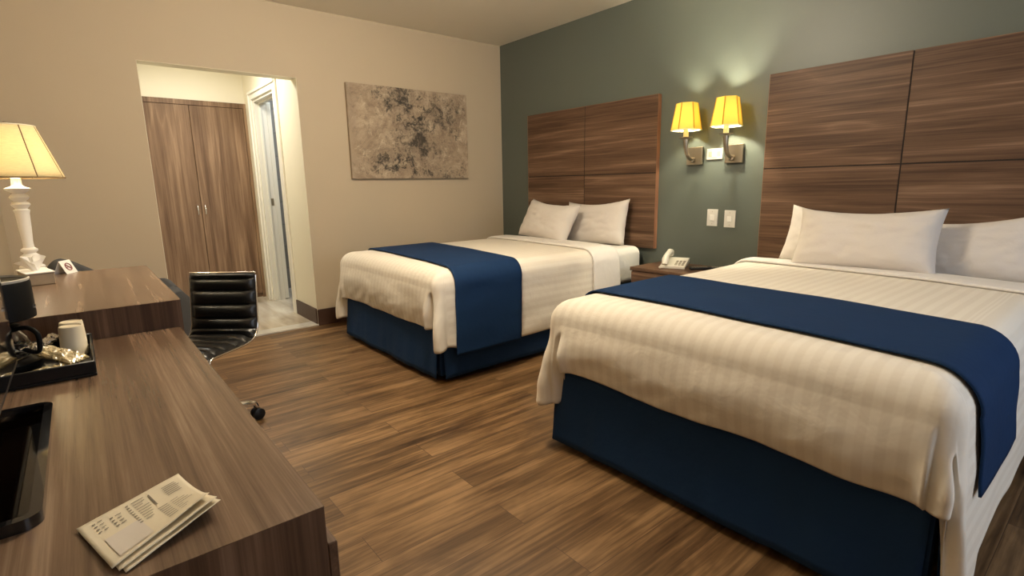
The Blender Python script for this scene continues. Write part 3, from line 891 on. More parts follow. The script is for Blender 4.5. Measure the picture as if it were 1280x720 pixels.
def place(mb, R, p):
    mb.v = [Vector(p) + R @ v for v in mb.v]; return mb
PH = (-.215, -2.235, .5405); RP = Matrix.Rotation(math.radians(22), 3, 'Z')
ph = thing('telephone', 'white push-button telephone on the nightstand', 'telephone', PH)
def wedge(x0, x1, y0, y1, z0a, z1a, z1b, bev=.004):
    b = MB().box(x0, x1, y0, y1, 0, 1, 0)
    for v in b.v:
        t = (v.x - x0) / (x1 - x0)
        v.z = z0a if v.z < .5 else lerp(z1a, z1b, t)
    return b
b = wedge(-.095, .095, -.085, .085, .002, .018, .058)
for v in b.v:
    if v.z < .01 and v.x > 0: v.z = .030
b.box(.060, .085, -.078, .078, 0, .034, .002, 1)
place(b, RP, PH).build('base', M['white_pl'], ph)
b = MB()
for i in range(4):
    for j in range(3):
        x = -.06 + i * .025; y = -.065 + j * .024; z = lerp(.018, .058, (x + .095) / .19)
        b.box(x - .008, x + .008, y - .008, y + .008, z - .002, z + .004, .001, 1)
place(b, RP, PH).build('keypad', M['keys'], ph)
hs = MB().tube([(-.10, .05, .030), (-.085, .05, .062), (-.06, .05, .078), (0, .05, .094), (.06, .05, .102), (.085, .05, .098), (.10, .05, .074)], [.020, .024, .021, .018, .021, .024, .020], 12)
place(hs, RP, PH).build('handset', M['white_pl'], ph, smooth=60)
pts = []
for i in range(90):
    t = i / 89; a = t * 2 * PI * 11
    pts.append((-.098 - .05 * math.sin(t * PI), .05 + .035 * t + .006 * math.cos(a), .010 + .006 * math.sin(a) + .012 * (1 - t)))
place(MB().tube(pts, .0022, 6), RP, PH).build('cord', M['white_pl'], ph, smooth=80)

def remote(p, rz, label, L=.15):
    r = thing('remote_control', label, 'remote control', p, 'remotes on the nightstand')
    R = Matrix.Rotation(rz, 3, 'Z')
    place(MB().box(-L / 2, L / 2, -.022, .022, 0, .018, .005, 2), R, p).build('body', M['black'], r, smooth=50)
    b = MB()
    for i in range(6):
        for j in range(3):
            b.box(-L * .38 + i * L * .13 - .004, -L * .38 + i * L * .13 + .004, -.014 + j * .011, -.007 + j * .011, .0175, .020)
    place(b, R, p).build('buttons', M['keys'], r)
remote((-.20, -2.43, .5405), math.radians(-40), 'black remote control on the nightstand nearer the telephone')
remote((-.11, -2.52, .5405), math.radians(-50), 'black remote control on the nightstand closer to the green wall', .12)

# ------------------------------------------------------------------ sconces
def sconce(cy, phase, label, energy):
    r = thing('wall_sconce', label, 'wall lamp', (0, cy, 1.26), 'wall sconces between the headboards')
    MB().box(-.026, -.0005, cy - .062, cy + .062, 1.258, 1.380, .004, 2).build('backplate', M['pewter'], r)
    pts = [(-.026, cy, 1.300), (-.05, cy, 1.296), (-.085, cy, 1.302), (-.115, cy, 1.325), (-.13, cy, 1.36), (-.138, cy, 1.40), (-.14, cy, 1.437)]
    pts = smooth_path([Vector(p) for p in pts], 4)
    arm = MB().tube(pts, [lerp(.010, .018, k / (len(pts) - 1)) for k in range(len(pts))], 14)
    arm.lathe([(.0, .0), (.014, .004), (.017, .014), (.012, .024), (0, .028)], (-.052, cy, 1.270), 14)
    arm.build('arm', M['pewter'], r, smooth=60)
    MB().lathe([(.004, 1.428), (.022, 1.432), (.044, 1.440), (.046, 1.443), (.016, 1.446)], (-.14, cy, 0), 28).build('drip_pan', M['pewter'], r, smooth=50)
    MB().lathe([(.017, 1.4455), (.0165, 1.53), (.010, 1.534)], (-.14, cy, 0), 18).build('candle_sleeve', M['candle'], r, smooth=50)
    MB().lathe([(.008, 1.534), (.017, 1.552), (.019, 1.567), (.013, 1.587), (.004, 1.604), (0, 1.607)], (-.14, cy, 0), 16).build('bulb', M['bulb'], r, smooth=80)
    zb, zt, rb, rt = 1.490, 1.668, .101, .070
    n = 6
    sh = MB().lathe([(rb, zb), (rt, zt)], (-.14, cy, 0), n, phase=phase, cap=False).build('shade', M['shade_y'], r, weld=False)
    md = sh.modifiers.new('solid', 'SOLIDIFY'); md.thickness = .0015; md.offset = 0
    for k in range(n):
        a = phase + 2 * PI * k / n
        MB().tube([(-.14 + rb * math.cos(a), cy + rb * math.sin(a), zb), (-.14 + rt * math.cos(a), cy + rt * math.sin(a), zt)], .0035, 6).build('shade_binding', M['shade_trim'], sh)
    rim = MB().tube([(-.14 + (rb) * math.cos(phase + 2 * PI * k / n), cy + rb * math.sin(phase + 2 * PI * k / n), zb) for k in range(n)], .0038, 6, closed=True)
    rim.build('shade_rim', M['shade_rim'], sh)
    sp = MB()
    for k in range(3):
        a = phase + 2 * PI * k / 3
        sp.tube([(-.14, cy, zt - .03), (-.14 + (rt + .002) * math.cos(a), cy + (rt + .002) * math.sin(a), zt - .012)], .0015, 6)
    sp.build('shade_carrier', M['pewter'], sh)
    light('sconce_light', 'POINT', (-.14, cy, 1.575), energy, (1.0, .90, .66), .022)
sconce(-2.230, math.radians(180 + 3), 'wall sconce with yellow shade nearer the corner of the room', 26)
sconce(-2.525, math.radians(180 + 15), 'wall sconce with yellow shade nearer the large headboard, brighter of the pair', 54)

# ------------------------------------------------------------------ switches
def switch(y0, y1, z0, z1, label, kind):
    r = thing('light_switch' if kind == 'v' else 'power_outlet', label, 'switch' if kind == 'v' else 'outlet', (-.0005, (y0 + y1) / 2, z0), 'wall switches between the headboards' if kind == 'v' else None)
    MB().box(-.008, -.0005, y0, y1, z0, z1, .002, 2).build('cover_plate', M['plate'] if kind == 'v' else M['outlet'], r)
    ym, zm = (y0 + y1) / 2, (z0 + z1) / 2
    if kind == 'v':
        MB().box(-.013, -.0075, ym - .017, ym + .017, zm - .020, zm + .020, .002, 1).build('rocker', M['rocker'], r)
        for s in (-1, 1): MB().lathe([(.003, 0), (.003, .0012)], (-.0092, ym, zm + s * .042), 10, axis='x').build('screw', M['pewter'], r)
    else:
        MB().box(-.012, -.0075, ym - .014, ym + .014, zm - .020, zm + .020, .002, 1).build('rocker', M['rocker'], r)
        for s in (-1, 1):
            MB().box(-.010, -.0075, ym + s * .032 - .013, ym + s * .032 + .013, zm - .017, zm + .017, .001, 1).build('socket', M['keys'], r)
switch(-2.425, -2.345, .828, .945, 'pale light switch on the green wall, the one nearer the corner', 'v')
switch(-2.555, -2.475, .824, .941, 'pale light switch on the green wall, the one nearer the large headboard', 'v')
switch(-2.434, -2.318, 1.288, 1.362, 'white outlet plate between the two sconces', 'h')

# ------------------------------------------------------------------ dresser and desk
ZL, ZU = .708, .795
DX = -3.268; DYN, DYF = -3.702, -2.432
ds = thing('dresser', 'long walnut laminate dresser carrying the television, tray and papers', 'dresser', (-3.54, -3.07, 0))
MB().box(XL + .0005, DX, DYN + .024, DYF, ZL - .055, ZL).box(XL + .0005, DX, DYN, DYN + .024, ZL - .0012, ZL).build('top', M['wood_top'], ds)
b = MB()
b.box(XL + .0006, DX - .0004, DYN + .0003, DYN + .023, 0, ZL - .0015); b.box(XL + .016, DX - .0004, DYF - .022, DYF - .002, 0, ZL - .055)
b.box(XL + .016, DX - .0004, DYN + .023, DYF - .022, .05, .07); b.box(XL + .016, XL + .03, DYN + .022, DYF - .022, .07, ZL - .055); b.box(XL + .03, DX - .016, -3.077, -3.057, .07, ZL - .055)
b.build('carcass', M['wood_v'], ds)
for (a, c) in [(DYN + .001, -3.069), (-3.065, DYF - .002)]:
    for (z0, z1) in [(.075, .262), (.266, .453), (.457, .648)]:
        d = MB().box(DX + .0005, DX + .014, a, c, z0, z1, .0015, 1).build('drawer', M['wood_h'], ds)
        ym, zm = (a + c) / 2, (z0 + z1) / 2
        MB().tube([(DX + .014, ym - .06, zm), (DX + .034, ym - .055, zm), (DX + .034, ym + .055, zm), (DX + .014, ym + .06, zm)], .005, 8).build('handle', M['chrome'], d, smooth=50)

UX = -3.256; UYN, UYF = -2.428, -1.385
dk = thing('desk', 'walnut laminate desk with the table lamp, higher than the dresser beside it', 'desk', (-3.54, -1.9, 0))
MB().box(XL + .0005, UX, UYN + .031, UYF - .031, ZU - .032, ZU).box(XL + .0005, UX, UYN, UYN + .031, ZU - .0012, ZU).box(XL + .0005, UX, UYF - .031, UYF, ZU - .0012, ZU).build('top', M['wood_top'], dk)
MB().box(XL + .016, UX - .001, UYN + .0003, UYN + .030, 0, ZU - .0015).build('side_panel', M['wood_v'], dk)
MB().box(XL + .016, UX - .001, UYF - .030, UYF - .0003, 0, ZU - .0015).build('side_panel', M['wood_v'], dk)
MB().box(XL + .016, XL + .034, UYN + .0305, UYF - .0305, .25, ZU - .0325).build('modesty_panel', M['wood_h'], dk)

# table lamp
LX, LY = -3.643, -1.485
lp = thing('table_lamp', 'lit table lamp with linen shade and turned white stem on the desk', 'lamp', (LX, LY, ZU))
b = MB().box(LX - .052, LX + .052, LY - .052, LY + .052, ZU + .0005, ZU + .020, .004, 2)
b.box(LX - .043, LX + .043, LY - .043, LY + .043, ZU + .020, ZU + .036, .004, 2)
b.build('base', M['lampwhite'], lp, smooth=40)
pr = [(.040, .036), (.041, .050), (.026, .060), (.022, .066), (.034, .074), (.034, .090), (.024, .098), (.018, .104), (.027, .112), (.027, .119), (.0175, .126), (.0165, .15), (.0200, .205), (.0225, .262), (.024, .268), (.026, .276), (.018, .281), (.026, .290), (.031, .298), (.026, .306), (.018, .311), (.027, .319), (.031, .327), (.026, .335), (.018, .341), (.040, .356), (.041, .361), (.022, .368), (.017, .374), (.016, .40), (.010, .403)]
MB().lathe([(r, ZU + h) for r, h in pr], (LX, LY, 0), 32).build('stem', M['lampwhite'], lp, smooth=50)
MB().lathe([(.010, 1.198), (.012, 1.225), (.026, 1.25), (.032, 1.275), (.026, 1.30), (.010, 1.318), (0, 1.32)], (LX, LY, 0), 20).build('bulb', M['bulb'], lp, smooth=80)
zb, zt, rb, rt = 1.197, 1.396, .152, .086; n = 48
sh = MB().lathe([(lerp(rb, rt, k / 8), lerp(zb, zt, k / 8)) for k in range(9)], (LX, LY, 0), n, cap=False).build('lamp_shade', M['shade_c'], lp, smooth=60, weld=False)
md = sh.modifiers.new('solid', 'SOLIDIFY'); md.thickness = .002; md.offset = 0
for k in range(8):
    a = 2 * PI * k / 8 + math.radians(-62)
    MB().tube([(LX + rb * math.cos(a), LY + rb * math.sin(a), zb), (LX + rt * math.cos(a), LY + rt * math.sin(a), zt)], .0022, 6).build('seam', M['seam'], sh)
for (rr, zz) in ((rb, zb), (rt, zt)):
    MB().tube([(LX + rr * math.cos(2 * PI * k / n), LY + rr * math.sin(2 * PI * k / n), zz) for k in range(n)], .003, 6, closed=True).build('shade_rim', M['shade_rim'] if rr == rt else M['seam'], sh, smooth=80)
hp = MB()
for s in (-1, 1): hp.tube([(LX + s * .010, LY, 1.21), (LX + s * .045, LY, 1.26), (LX + s * .04, LY, 1.34), (LX, LY, 1.392)], .0018, 6)
for k in range(3):
    a = 2 * PI * k / 3; hp.tube([(LX, LY, 1.392), (LX + rt * math.cos(a), LY + rt * math.sin(a), zt)], .0015, 6)
hp.build('harp', M['pewter'], lp)
MB().lathe([(.006, 1.392), (.010, 1.40), (.007, 1.41), (0, 1.413)], (LX, LY, 0), 14).build('finial', M['pewter'], lp, smooth=70)
light('table_lamp_light', 'POINT', (LX, LY, 1.275), 31.0, (1.0, .88, .66), .034)

# tissue box
TB = (-3.628, -1.650, ZU)
RTB = Matrix.Rotation(math.radians(12), 3, 'Z')
tb = thing('tissue_box', 'flat tissue box with white top in front of the table lamp', 'tissue box', TB)
place(MB().box(-.040, .040, -.085, .085, .0005, .044, .002, 1), RTB, TB).build('body', M['tissuebox'], tb)
place(MB().box(-.043, .043, -.088, .088, .0442, .049, .001, 1), RTB, TB).build('top', M['paperw'], tb)
def tis(u, v):
    a = 2 * PI * u; h = v
    r = .012 + .014 * h + .016 * math.sin(3 * a + 1.0) * h + .012 * math.sin(5 * a + 2 * h) * h
    return Vector((r * math.cos(a) - .012 * h, r * math.sin(a) * 1.1, .048 + .048 * h * (1 + .35 * math.sin(2 * a + .6)) - .006 * h * h))
o = place(MB().grid(tis, 48, 10), RTB, TB).build('tissue', M['paperw'], tb, smooth=60, weld=True)

# tent card with a prohibition mark
TC = (-3.545, -1.415, ZU)
RTC = Matrix.Rotation(math.radians(58), 3, 'Z')
tc_ = thing('tent_card', 'small white folded tent card with a red round mark on the desk', 'sign', TC)
b = MB()
for s in (-1, 1):
    b.add([(-.034, s * .026, .0005), (.034, s * .026, .0005), (.034, 0, .056), (-.034, 0, .056), (-.034, s * .0245, .0005), (.034, s * .0245, .0005), (.034, 0, .054), (-.034, 0, .054)],
          [(0, 1, 2, 3), (7, 6, 5, 4), (0, 4, 5, 1), (1, 5, 6, 2), (3, 7, 4, 0)])
place(b, RTC, TC).build('card', M['paperw'], tc_)
b = MB(); sl = Vector((0, .026, .0555)).normalized()       # up along the visible face
nrm = Vector((0, -.0555, .026)).normalized(); cen = Vector((0, -.013, .0285)) + nrm * .0012
def onface(x, t): return cen + Vector((1, 0, 0)) * x + sl * t
b.tube([onface(.016 * math.cos(2 * PI * k / 24), .016 * math.sin(2 * PI * k / 24)) for k in range(24)], .0022, 6, closed=True)
b.tube([onface(-.0113, .0113), onface(.0113, -.0113)], .002, 6)
b.tube([onface(-.010, -.002), onface(.010, -.002)], .0016, 6)
place(b, RTC, TC).build('printed_mark', M['redink'], tc_)

# ------------------------------------------------------------------ tray and coffee things
TZ = ZL + .0005
tr = thing('tray', 'black serving tray on the dresser holding the coffee things', 'tray', (-3.645, -2.66, TZ))
b = MB(); x0, x1, y0, y1 = -3.80, -3.488, -2.825, -2.50; t = .006; h = .036
b.box(x0, x1, y0, y1, TZ, TZ + .006, .001, 1)
b.box(x0, x1, y0, y0 + t, TZ + .006, TZ + h, .002, 1); b.box(x0, x1, y1 - t, y1, TZ + .006, TZ + h, .002, 1)
b.box(x0, x0 + t, y0 + t, y1 - t, TZ + .006, TZ + h, .002, 1); b.box(x1 - t, x1, y0 + t, y1 - t, TZ + .006, TZ + h, .002, 1)
b.build('tray_body', M['black'], tr, smooth=40)
TZ2 = TZ + .0065
cm = thing('coffee_maker', 'small black coffee maker with glass carafe on the tray', 'coffee maker', (-3.665, -2.64, TZ2))
kx, ky = -3.662, -2.655
b = MB().lathe([(.070, TZ2), (.075, TZ2 + .006), (.075, TZ2 + .020), (.066, TZ2 + .026)], (kx, ky, 0), 32)
b.box(-3.765, -3.70, ky - .06, ky + .06, TZ2, TZ2 + .026, .006, 2)
b.build('base', M['matte'], cm, smooth=40)
MB().box(-3.775, -3.728, ky - .062, ky + .062, TZ2 + .027, .838, .008, 2).build('water_column', M['matte'], cm, smooth=40)
b = MB().lathe([(.070, .838), (.079, .842), (.079, .926), (.075, .933), (.0, .935)], (kx, ky, 0), 36)
b.box(-3.775, kx, ky - .070, ky + .070, .839, .930, .010, 2)
hsng = b.build('brew_housing', M['matte'], cm, smooth=40)
MB().lathe([(.0765, .930), (.0785, .9355), (.0755, .937)], (kx, ky, 0), 36, cap=False).build('rim_band', M['plate'], hsng, smooth=60)
MB().box(kx + .0755, kx + .0805, ky - .022, ky - .004, .862, .872).build('badge', M['foil'], hsng)
cf = MB().lathe([(.040, TZ2 + .0265), (.056, TZ2 + .034), (.060, TZ2 + .055), (.054, TZ2 + .078), (.042, TZ2 + .094), (.040, TZ2 + .098)], (kx, ky, 0), 32, cap=False)
cf = cf.build('carafe', M['glass'], cm, smooth=60, weld=False); md = cf.modifiers.new('solid', 'SOLIDIFY'); md.thickness = .0025; md.offset = -1
MB().lathe([(.041, TZ2 + .095), (.045, TZ2 + .098), (.045, TZ2 + .108), (.030, TZ2 + .112), (0, TZ2 + .112)], (kx, ky, 0), 28).build('carafe_lid', M['matte'], cf, smooth=50)
MB().lathe([(.0605, TZ2 + .050), (.062, TZ2 + .054), (.0605, TZ2 + .058)], (kx, ky, 0), 32, cap=False).build('carafe_band', M['chrome'], cf, smooth=60)
ha = math.radians(-38)
hd = Vector((math.cos(ha), math.sin(ha), 0)); hc = Vector((kx, ky, 0))
MB().tube(smooth_path([hc + hd * .044 + Vector((0, 0, TZ2 + .102)), hc + hd * .075 + Vector((0, 0, TZ2 + .106)), hc + hd * .096 + Vector((0, 0, TZ2 + .092)), hc + hd * .098 + Vector((0, 0, TZ2 + .065)), hc + hd * .090 + Vector((0, 0, TZ2 + .046)), hc + hd * .062 + Vector((0, 0, TZ2 + .052))]), .0055, 10).build('carafe_handle', M['matte'], cf, smooth=60)

def cup(x, y, label):
    pr = [(.0285, 0), (.0305, .002), (.0305, .006), (.0285, .008), (.0255, .074), (.0245, .078), (.022, .079), (.0215, .0765), (0, .0765)]
    o = MB().lathe([(r, TZ2 + .0005 + h) for r, h in pr], (x, y, 0), 32).build('coffee_cup', M['cup'], base=(x, y, TZ2 + .0005), smooth=50)
    return tag(o, label, 'cup', 'coffee cups on the tray')
cup(-3.527, -2.609, 'cream coffee cup turned upside down on the tray, in front of the other cup')
cup(-3.527, -2.548, 'cream coffee cup turned upside down behind the front cup, against the desk')

def packet(p, L, W, T, R, mat, seed, name, label):
    def fn(sg):
        def f(u, v):
            a, c = 2 * u - 1, 2 * v - 1
            h = T / 2 * max(0, (1 - a ** 6) * (1 - c * c)) ** .5
            h += .008 * nz(a * 3.5, c * 3, seed) * (1 - a * a) + .003 * nz(a * 9, c * 8, seed + 2)
            crimp = .0015 * math.sin(c * 30) * sstep(.8, 1, abs(a))
            return Vector((a * L / 2, c * W / 2 * (1 - .05 * (1 - a * a)), sg * h + crimp))
        return f
    b = MB(); b.grid(fn(1), 24, 20); b.grid(fn(-1), 24, 20)
    place(b, R, p)
    o = b.build(name, mat, base=(p[0], p[1], min(v.z for v in b.v)), smooth=50)
    return tag(o, label, 'packet', 'packets on the tray')
Rz = lambda a: Matrix.Rotation(math.radians(a), 3, 'Z')
Ry = lambda a: Matrix.Rotation(math.radians(a), 3, 'Y')
packet((-3.552, -2.715, TZ2 + .031), .105, .055, .020, Rz(-42) @ Ry(16), M['cello'], 3.0, 'cutlery_packet', 'clear yellowish cellophane packet lying on the tray before the cups')
packet((-3.590, -2.555, TZ2 + .030), .075, .050, .016, Rz(20) @ Ry(-28), M['foil'], 5.0, 'coffee_packet', 'silver packet between the coffee maker and the cups')
packet((-3.572, -2.775, TZ2 + .012), .060, .045, .014, Rz(10), M['cello'], 8.0, 'sugar_packet', 'small pale packet at the front rim of the tray')

# ------------------------------------------------------------------ television
tv = thing('television', 'black flat television on a loop stand on the dresser', 'television', (-3.64, -3.26, ZL))
MB().box(-3.655, -3.612, -3.645, -2.895, .782, 1.215, .006, 2).build('housing', M['black'], tv)
MB().box(-3.6125, -3.6112, -3.633, -2.907, .797, 1.203).build('screen', M['gloss'], tv)
def bar(b, p, q, wd, z0, z1):
    p, q = Vector(p), Vector(q); d = (q - p).normalized(); s = Vector((-d.y, d.x, 0)) * wd / 2
    b.add([p + s, q + s, q - s, p - s] and [Vector((v.x, v.y, z)) for z in (z0, z1) for v in (p + s, q + s, q - s, p - s)],
          [(3, 2, 1, 0), (4, 5, 6, 7), (0, 1, 5, 4), (1, 2, 6, 5), (2, 3, 7, 6), (3, 0, 4, 7)])
def loop_stand(x0, x1, y0, y1, r, wd, z0, z1, n=8):
    cs = [(x1 - r, y1 - r, 0), (x0 + r, y1 - r, 90), (x0 + r, y0 + r, 180), (x1 - r, y0 + r, 270)]
    O, I = [], []
    for cx, cy, a0 in cs:
        for k in range(n + 1):
            a = math.radians(a0 + 90 * k / n)
            O.append((cx + r * math.cos(a), cy + r * math.sin(a)))
            ri = max(.002, r - wd); 
            I.append((cx + ri * math.cos(a), cy + ri * math.sin(a)))
    N = len(O); b = MB()
    vs = [Vector((*p, z)) for z in (z0, z1) for p in O] + [Vector((*p, z)) for z in (z0, z1) for p in I]
    fs = []
    for k in range(N):
        j = (k + 1) % N
        fs += [(k, j, N + j, N + k), (2 * N + j, 2 * N + k, 3 * N + k, 3 * N + j), (N + k, N + j, 3 * N + j, 3 * N + k), (j, k, 2 * N + k, 2 * N + j)]
    return b.add(vs, fs)
loop_stand(-3.752, -3.562, -3.505, -3.008, .024, .013, ZL + .0005, ZL + .017).build('stand', M['gloss'], tv, smooth=40)
MB().box(-3.738, -3.576, -3.491, -3.022, ZL + .002, ZL + .007).build('base_glass', M['smoked'], tv)
b = MB().box(-3.752, -3.722, -3.32, -3.20, ZL + .0175, .90, .004, 1); b.box(-3.722, -3.655, -3.32, -3.20, .84, .90, .004, 1)
b.build('stand_neck', M['gloss'], tv)

# ------------------------------------------------------------------ papers
def sheet(A, B_, C_, D_, lift, curl, mat, label, z0, seed, marks=False):
    """A: near-left corner, B_: far-left corner, C_: near-right corner (on the dresser top)"""
    A, B_, C_, D_ = [Vector((*q, 0)) for q in (A, B_, C_, D_)]
    def surf(u, v, e=0.0):
        p = A.lerp(B_, u).lerp(C_.lerp(D_, u), v)
        z = z0 + lift * v ** 2.0 * (.12 + .88 * u) + curl * max(0, v - .5) ** 2 * u + .0015 * nz(u * 3, v * 3, seed) * (v + .3)
        return Vector((p.x, p.y, z + e))
    o = MB().grid(surf, 24, 24).build('receipt', mat, base=(A.x, A.y, ZL), smooth=180, weld=False)
    md = o.modifiers.new('solid', 'SOLIDIFY'); md.thickness = .0006; md.offset = 1
    tag(o, label, 'paper', 'papers on the dresser')
    if marks:
        b = MB(); rnd = random.Random(11)
        def dash(u0, u1, v0, v1):
            nn = 4
            for i in range(nn):
                a0, a1 = lerp(u0, u1, i / nn), lerp(u0, u1, (i + 1) / nn)
                b.add([surf(a0, v0, .0011), surf(a1, v0, .0011), surf(a1, v1, .0011), surf(a0, v1, .0011)], [(0, 1, 2, 3)])
        # three blocks of illegible printed lines, as on the sheet
        for k in range(6):
            v = .14 + k * .045; dash(.76, .76 + .12 + .05 * rnd.random(), v, v + .012)
        dash(.62, .635, .12, .42)
        for k in range(7):
            v = .52 + k * .055; u = .60
            dash(u, u + .10, v, v + .012); dash(u + .13, u + .13 + .17 * rnd.random() + .05, v, v + .010)
        for k in range(9):
            v = .10 + k * .06; u = .40
            dash(u, u + .03, v, v + .02)
            dash(u + .06, u + .06 + .08 + .05 * rnd.random(), v, v + .012)
        for k in range(4):
            v = .16 + k * .07; dash(.24, .27, v, v + .022); dash(.29, .33 + .03 * rnd.random(), v, v + .014)
        for k in range(4):
            v = .10 + k * .07; dash(.10, .13, v, v + .02); dash(.15, .19, v, v + .012)
        b.build('printed_lines', M['ink'], o, weld=False, fix=False)
        b = MB()
        def patch(u0, u1, v0, v1):
            nn = 6
            for i in range(nn):
                for j in range(nn):
                    q = [(lerp(u0, u1, (i + a) / nn), lerp(v0, v1, (j + c) / nn)) for a, c in ((0, 0), (1, 0), (1, 1), (0, 1))]
                    b.add([surf(x, y, .0009) for x, y in q], [(0, 1, 2, 3)])
        patch(.10, .42, .50, .93)
        b.build('printed_panel', M['palepatch'], o, weld=False, fix=False)
    return o
sheet((-3.512, -3.562), (-3.405, -3.492), (-3.4865, -3.682), (-3.378, -3.626), .014, .02, M['paper'], 'lowest folded receipt in the pile on the dresser, its edge curling up', ZL + .0006, 2.0)
sheet((-3.518, -3.556), (-3.408, -3.486), (-3.492, -3.677), (-3.381, -3.622), .016, .02, M['paper'], 'middle cream receipt of the pile on the dresser, mostly covered', ZL + .0024, 4.0)
sheet((-3.529, -3.548), (-3.409, -3.479), (-3.498, -3.671), (-3.388, -3.612), .018, .02, M['paper'], 'top cream receipt with printed lines on the dresser', ZL + .0044, 6.0, True)

# ------------------------------------------------------------------ black office chair
CH = Vector((-3.122, -1.682, 0)); FA = math.atan2(-.75, -.66)     # facing direction
RC = Matrix.Rotation(FA, 3, 'Z')                                   # local +x = forward, +y = its own left
oc = thing('office_chair', 'black ribbed leather office chair with chrome frame beside the desk', 'chair', CH)
SZ = .445; HWD = .160
def prof(t):
    """side profile of the shell: t 0 front edge of the seat .. 1 top of the backrest -> (x, z)"""
    pts = [(.205, .422), (.19, .442), (.11, .440), (0, .432), (-.10, .428), (-.165, .440), (-.20, .480), (-.212, .55), (-.222, .63), (-.230, .705), (-.234, .735)]
    f = t * (len(pts) - 1); i = min(int(f), len(pts) - 2); r = f - i
    p0 = pts[max(i - 1, 0)]; p1 = pts[i]; p2 = pts[i + 1]; p3 = pts[min(i + 2, len(pts) - 1)]
    def cr(a, b_, c, d): return .5 * ((2 * b_) + (-a + c) * r + (2 * a - 5 * b_ + 4 * c - d) * r * r + (-a + 3 * b_ - 3 * c + d) * r ** 3)
    return cr(p0[0], p1[0], p2[0], p3[0]), cr(p0[1], p1[1], p2[1], p3[1])
def shell(t0, t1, name, ribs):
    def fn(u, v):
        t = lerp(t0, t1, u); x, z = prof(t); x2, z2 = prof(min(1, t + .004)); x1, z1 = prof(max(0, t - .004))
        tx, tz = x2 - x1, z2 - z1; l = math.hypot(tx, tz); n_ = Vector((tz / l, 0, -tx / l))   # towards the sitter
        if n_.z < 0 and t < .4: n_ = -n_
        c = 2 * v - 1
        rib = abs(math.sin(u * PI * ribs)) ** .45
        pad = (.010 + .018 * rib) * (1 - c ** 8) * sstep(0, .05, u) * sstep(0, .05, 1 - u)
        n_ = Vector((-tz / l, 0, tx / l)) if (tx / l) < -.999 else n_
        return Vector((x, c * HWD, z)) + Vector((abs(n_.x), 0, abs(n_.z))) * pad
    b = MB().grid(fn, ribs * 10, 24)
    def back(u, v):
        t = lerp(t0, t1, u); x, z = prof(t); x2, z2 = prof(min(1, t + .004)); x1, z1 = prof(max(0, t - .004))
        tx, tz = x2 - x1, z2 - z1; l = math.hypot(tx, tz)
        return Vector((x, (2 * v - 1) * HWD, z)) - Vector((abs(tz / l), 0, abs(tx / l))) * .012
    b.grid(back, ribs * 4, 6)
    # edge strips
    for vv in (0.0, 1.0):
        b.grid(lambda u, w_: fn(u, vv) * (1 - w_) + back(u, vv) * w_, ribs * 10, 1)
    for uu in (0.0, 1.0):
        b.grid(lambda v, w_: fn(uu, v) * (1 - w_) + back(uu, v) * w_, 24, 1)
    place(b, RC, CH)
    return b.build(name, M['leather'], oc, smooth=50)
shell(0.0, .47, 'seat', 6)
shell(.49, 1.0, 'backrest', 6)
for s in (-1, 1):
    pts = [Vector((prof(i / 40)[0], s * (HWD + .004), prof(i / 40)[1])) for i in range(41)]
    pts = [p - Vector((.004, 0, .008)) for p in pts]
    place(MB().tube(pts, .005, 8), RC, CH).build('side_rail', M['chrome'], oc, smooth=60)
x, z = prof(1.0)
place(MB().tube([(x - .006, -HWD - .004, z + .004), (x - .006, HWD + .004, z + .004)], .005, 8), RC, CH).build('top_rail', M['chrome'], oc, smooth=60)
b = MB().lathe([(.045, .385), (.05, .395), (.05, .42)], (0, 0, 0), 20); b.box(-.08, .08, -.06, .06, .405, .421, .004, 1)
place(b, RC, CH).build('tilt_plate', M['black'], oc, smooth=40)
b = MB().lathe([(.028, .09), (.028, .24), (.018, .245), (.018, .39)], (0, 0, 0), 20)
place(b, RC, CH).build('gas_column', M['chrome'], oc, smooth=40)
aim = math.atan2(-1.63 - CH.y, -2.90 - CH.x) - FA
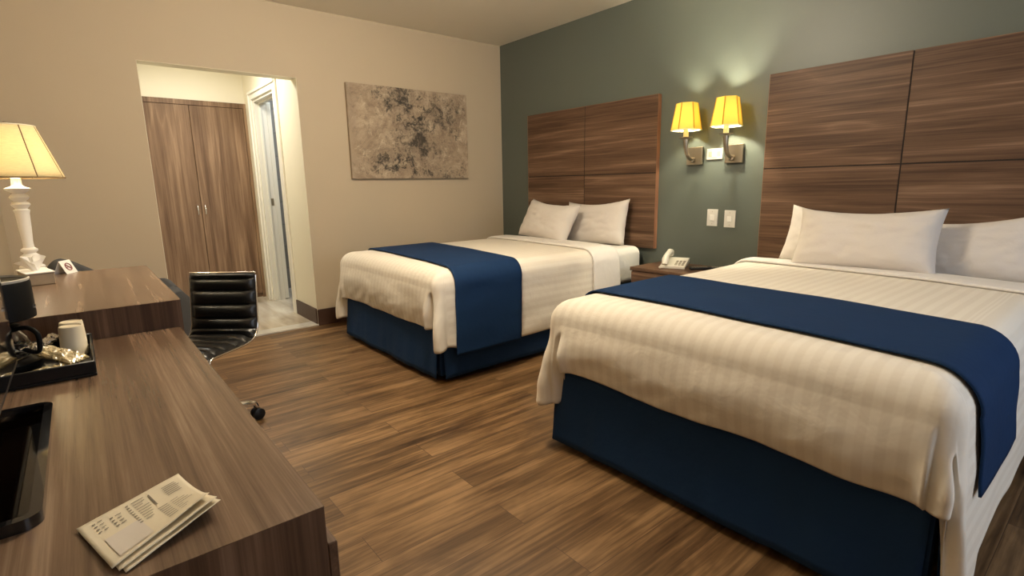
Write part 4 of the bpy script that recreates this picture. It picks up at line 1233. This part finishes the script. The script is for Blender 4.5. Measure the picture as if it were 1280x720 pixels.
for k in range(5):
    a = aim + 2 * PI * k / 5; d = Vector((math.cos(a), math.sin(a), 0)); R_ = .222
    lg = MB().tube([d * .02 + Vector((0, 0, .105)), d * .08 + Vector((0, 0, .108)), d * .15 + Vector((0, 0, .100)), d * (R_ - .012) + Vector((0, 0, .086)), d * R_ + Vector((0, 0, .062))], [.019, .018, .016, .015, .013], 12)
    lg = place(lg, RC, CH).build('leg', M['chrome'], oc, smooth=60)
    cs = MB(); side = Vector((-d.y, d.x, 0)); c0 = d * R_
    for s in (-1, 1):
        q = c0 + side * s * .013
        rot = Matrix((side, d, Vector((0, 0, 1)))).transposed()
        vs = []
        cs.lathe([(.0, -.010), (.025, -.010), (.029, -.007), (.029, .007), (.025, .010), (0, .010)], (0, 0, 0), 18, axis='x')
        for v in cs.v[-18 * 6:]:
            v.xyz = q + rot @ v + Vector((0, 0, .0295))
    cs.tube([c0 + Vector((0, 0, .068)), c0 + Vector((0, 0, .03))], .009, 8)
    place(cs, RC, CH).build('caster', M['black'], lg, smooth=40)

# ------------------------------------------------------------------ grey barrel armchair beyond the desk
AC = Vector((-3.315, -.80, 0))
ac = thing('armchair', 'dark grey barrel armchair between the desk and the tan wall', 'armchair', AC)
def barrel(u, v, inner):
    # u round the shell from one arm front to the other, v up
    a = lerp(-150, 150, u); ar = math.radians(180 + a)           # back towards -x
    k = abs(a) / 150
    ht = lerp(.765, .57, sstep(.10, .75, k)) + .02 * sstep(.6, .9, k) - .05 * sstep(.88, 1.0, k) ** 2
    r = .30 - (.075 if inner else 0)
    z = lerp(.14 if not inner else .40, ht, v)
    sc_ = lerp(.92, 1.0, sstep(0, .6, v)) if not inner else lerp(.98, 1.0, v)
    ex = 1.05
    return AC + Vector((r * ex * math.cos(ar) * sc_, r * math.sin(ar) * sc_, z))
b = MB(); NU = 60
b.grid(lambda u, v: barrel(u, v, False), NU, 10); b.grid(lambda u, v: barrel(u, v, True), NU, 10)
def lip(u, w_):
    o, i = barrel(u, 1, False), barrel(u, 1, True); p = o.lerp(i, w_)
    return p + Vector((0, 0, .032 * math.sin(w_ * PI)))
b.grid(lip, NU, 8)
b.grid(lambda u, w_: barrel(u, 0, False).lerp(barrel(u, 0, True), w_), NU, 1)
for uu in (0.0, 1.0): b.grid(lambda v, w_: barrel(uu, v, False).lerp(barrel(uu, v, True), w_), 10, 1)
b.build('backrest', M['greyfab'], ac, smooth=60)
MB().lathe([(.0, .18), (.205, .18), (.2235, .20), (.2235, .44), (.205, .475), (.10, .490), (0, .493)], AC, 36).build('seat_cushion', M['greyfab'], ac, smooth=50)
for (lx, ly) in [(-.17, -.16), (-.17, .16), (.17, -.16), (.17, .16)]:
    MB().lathe([(.014, 0), (.02, .17), (.022, .185)], AC + Vector((lx, ly, 0)), 14).build('leg', M['black'], ac, smooth=40)
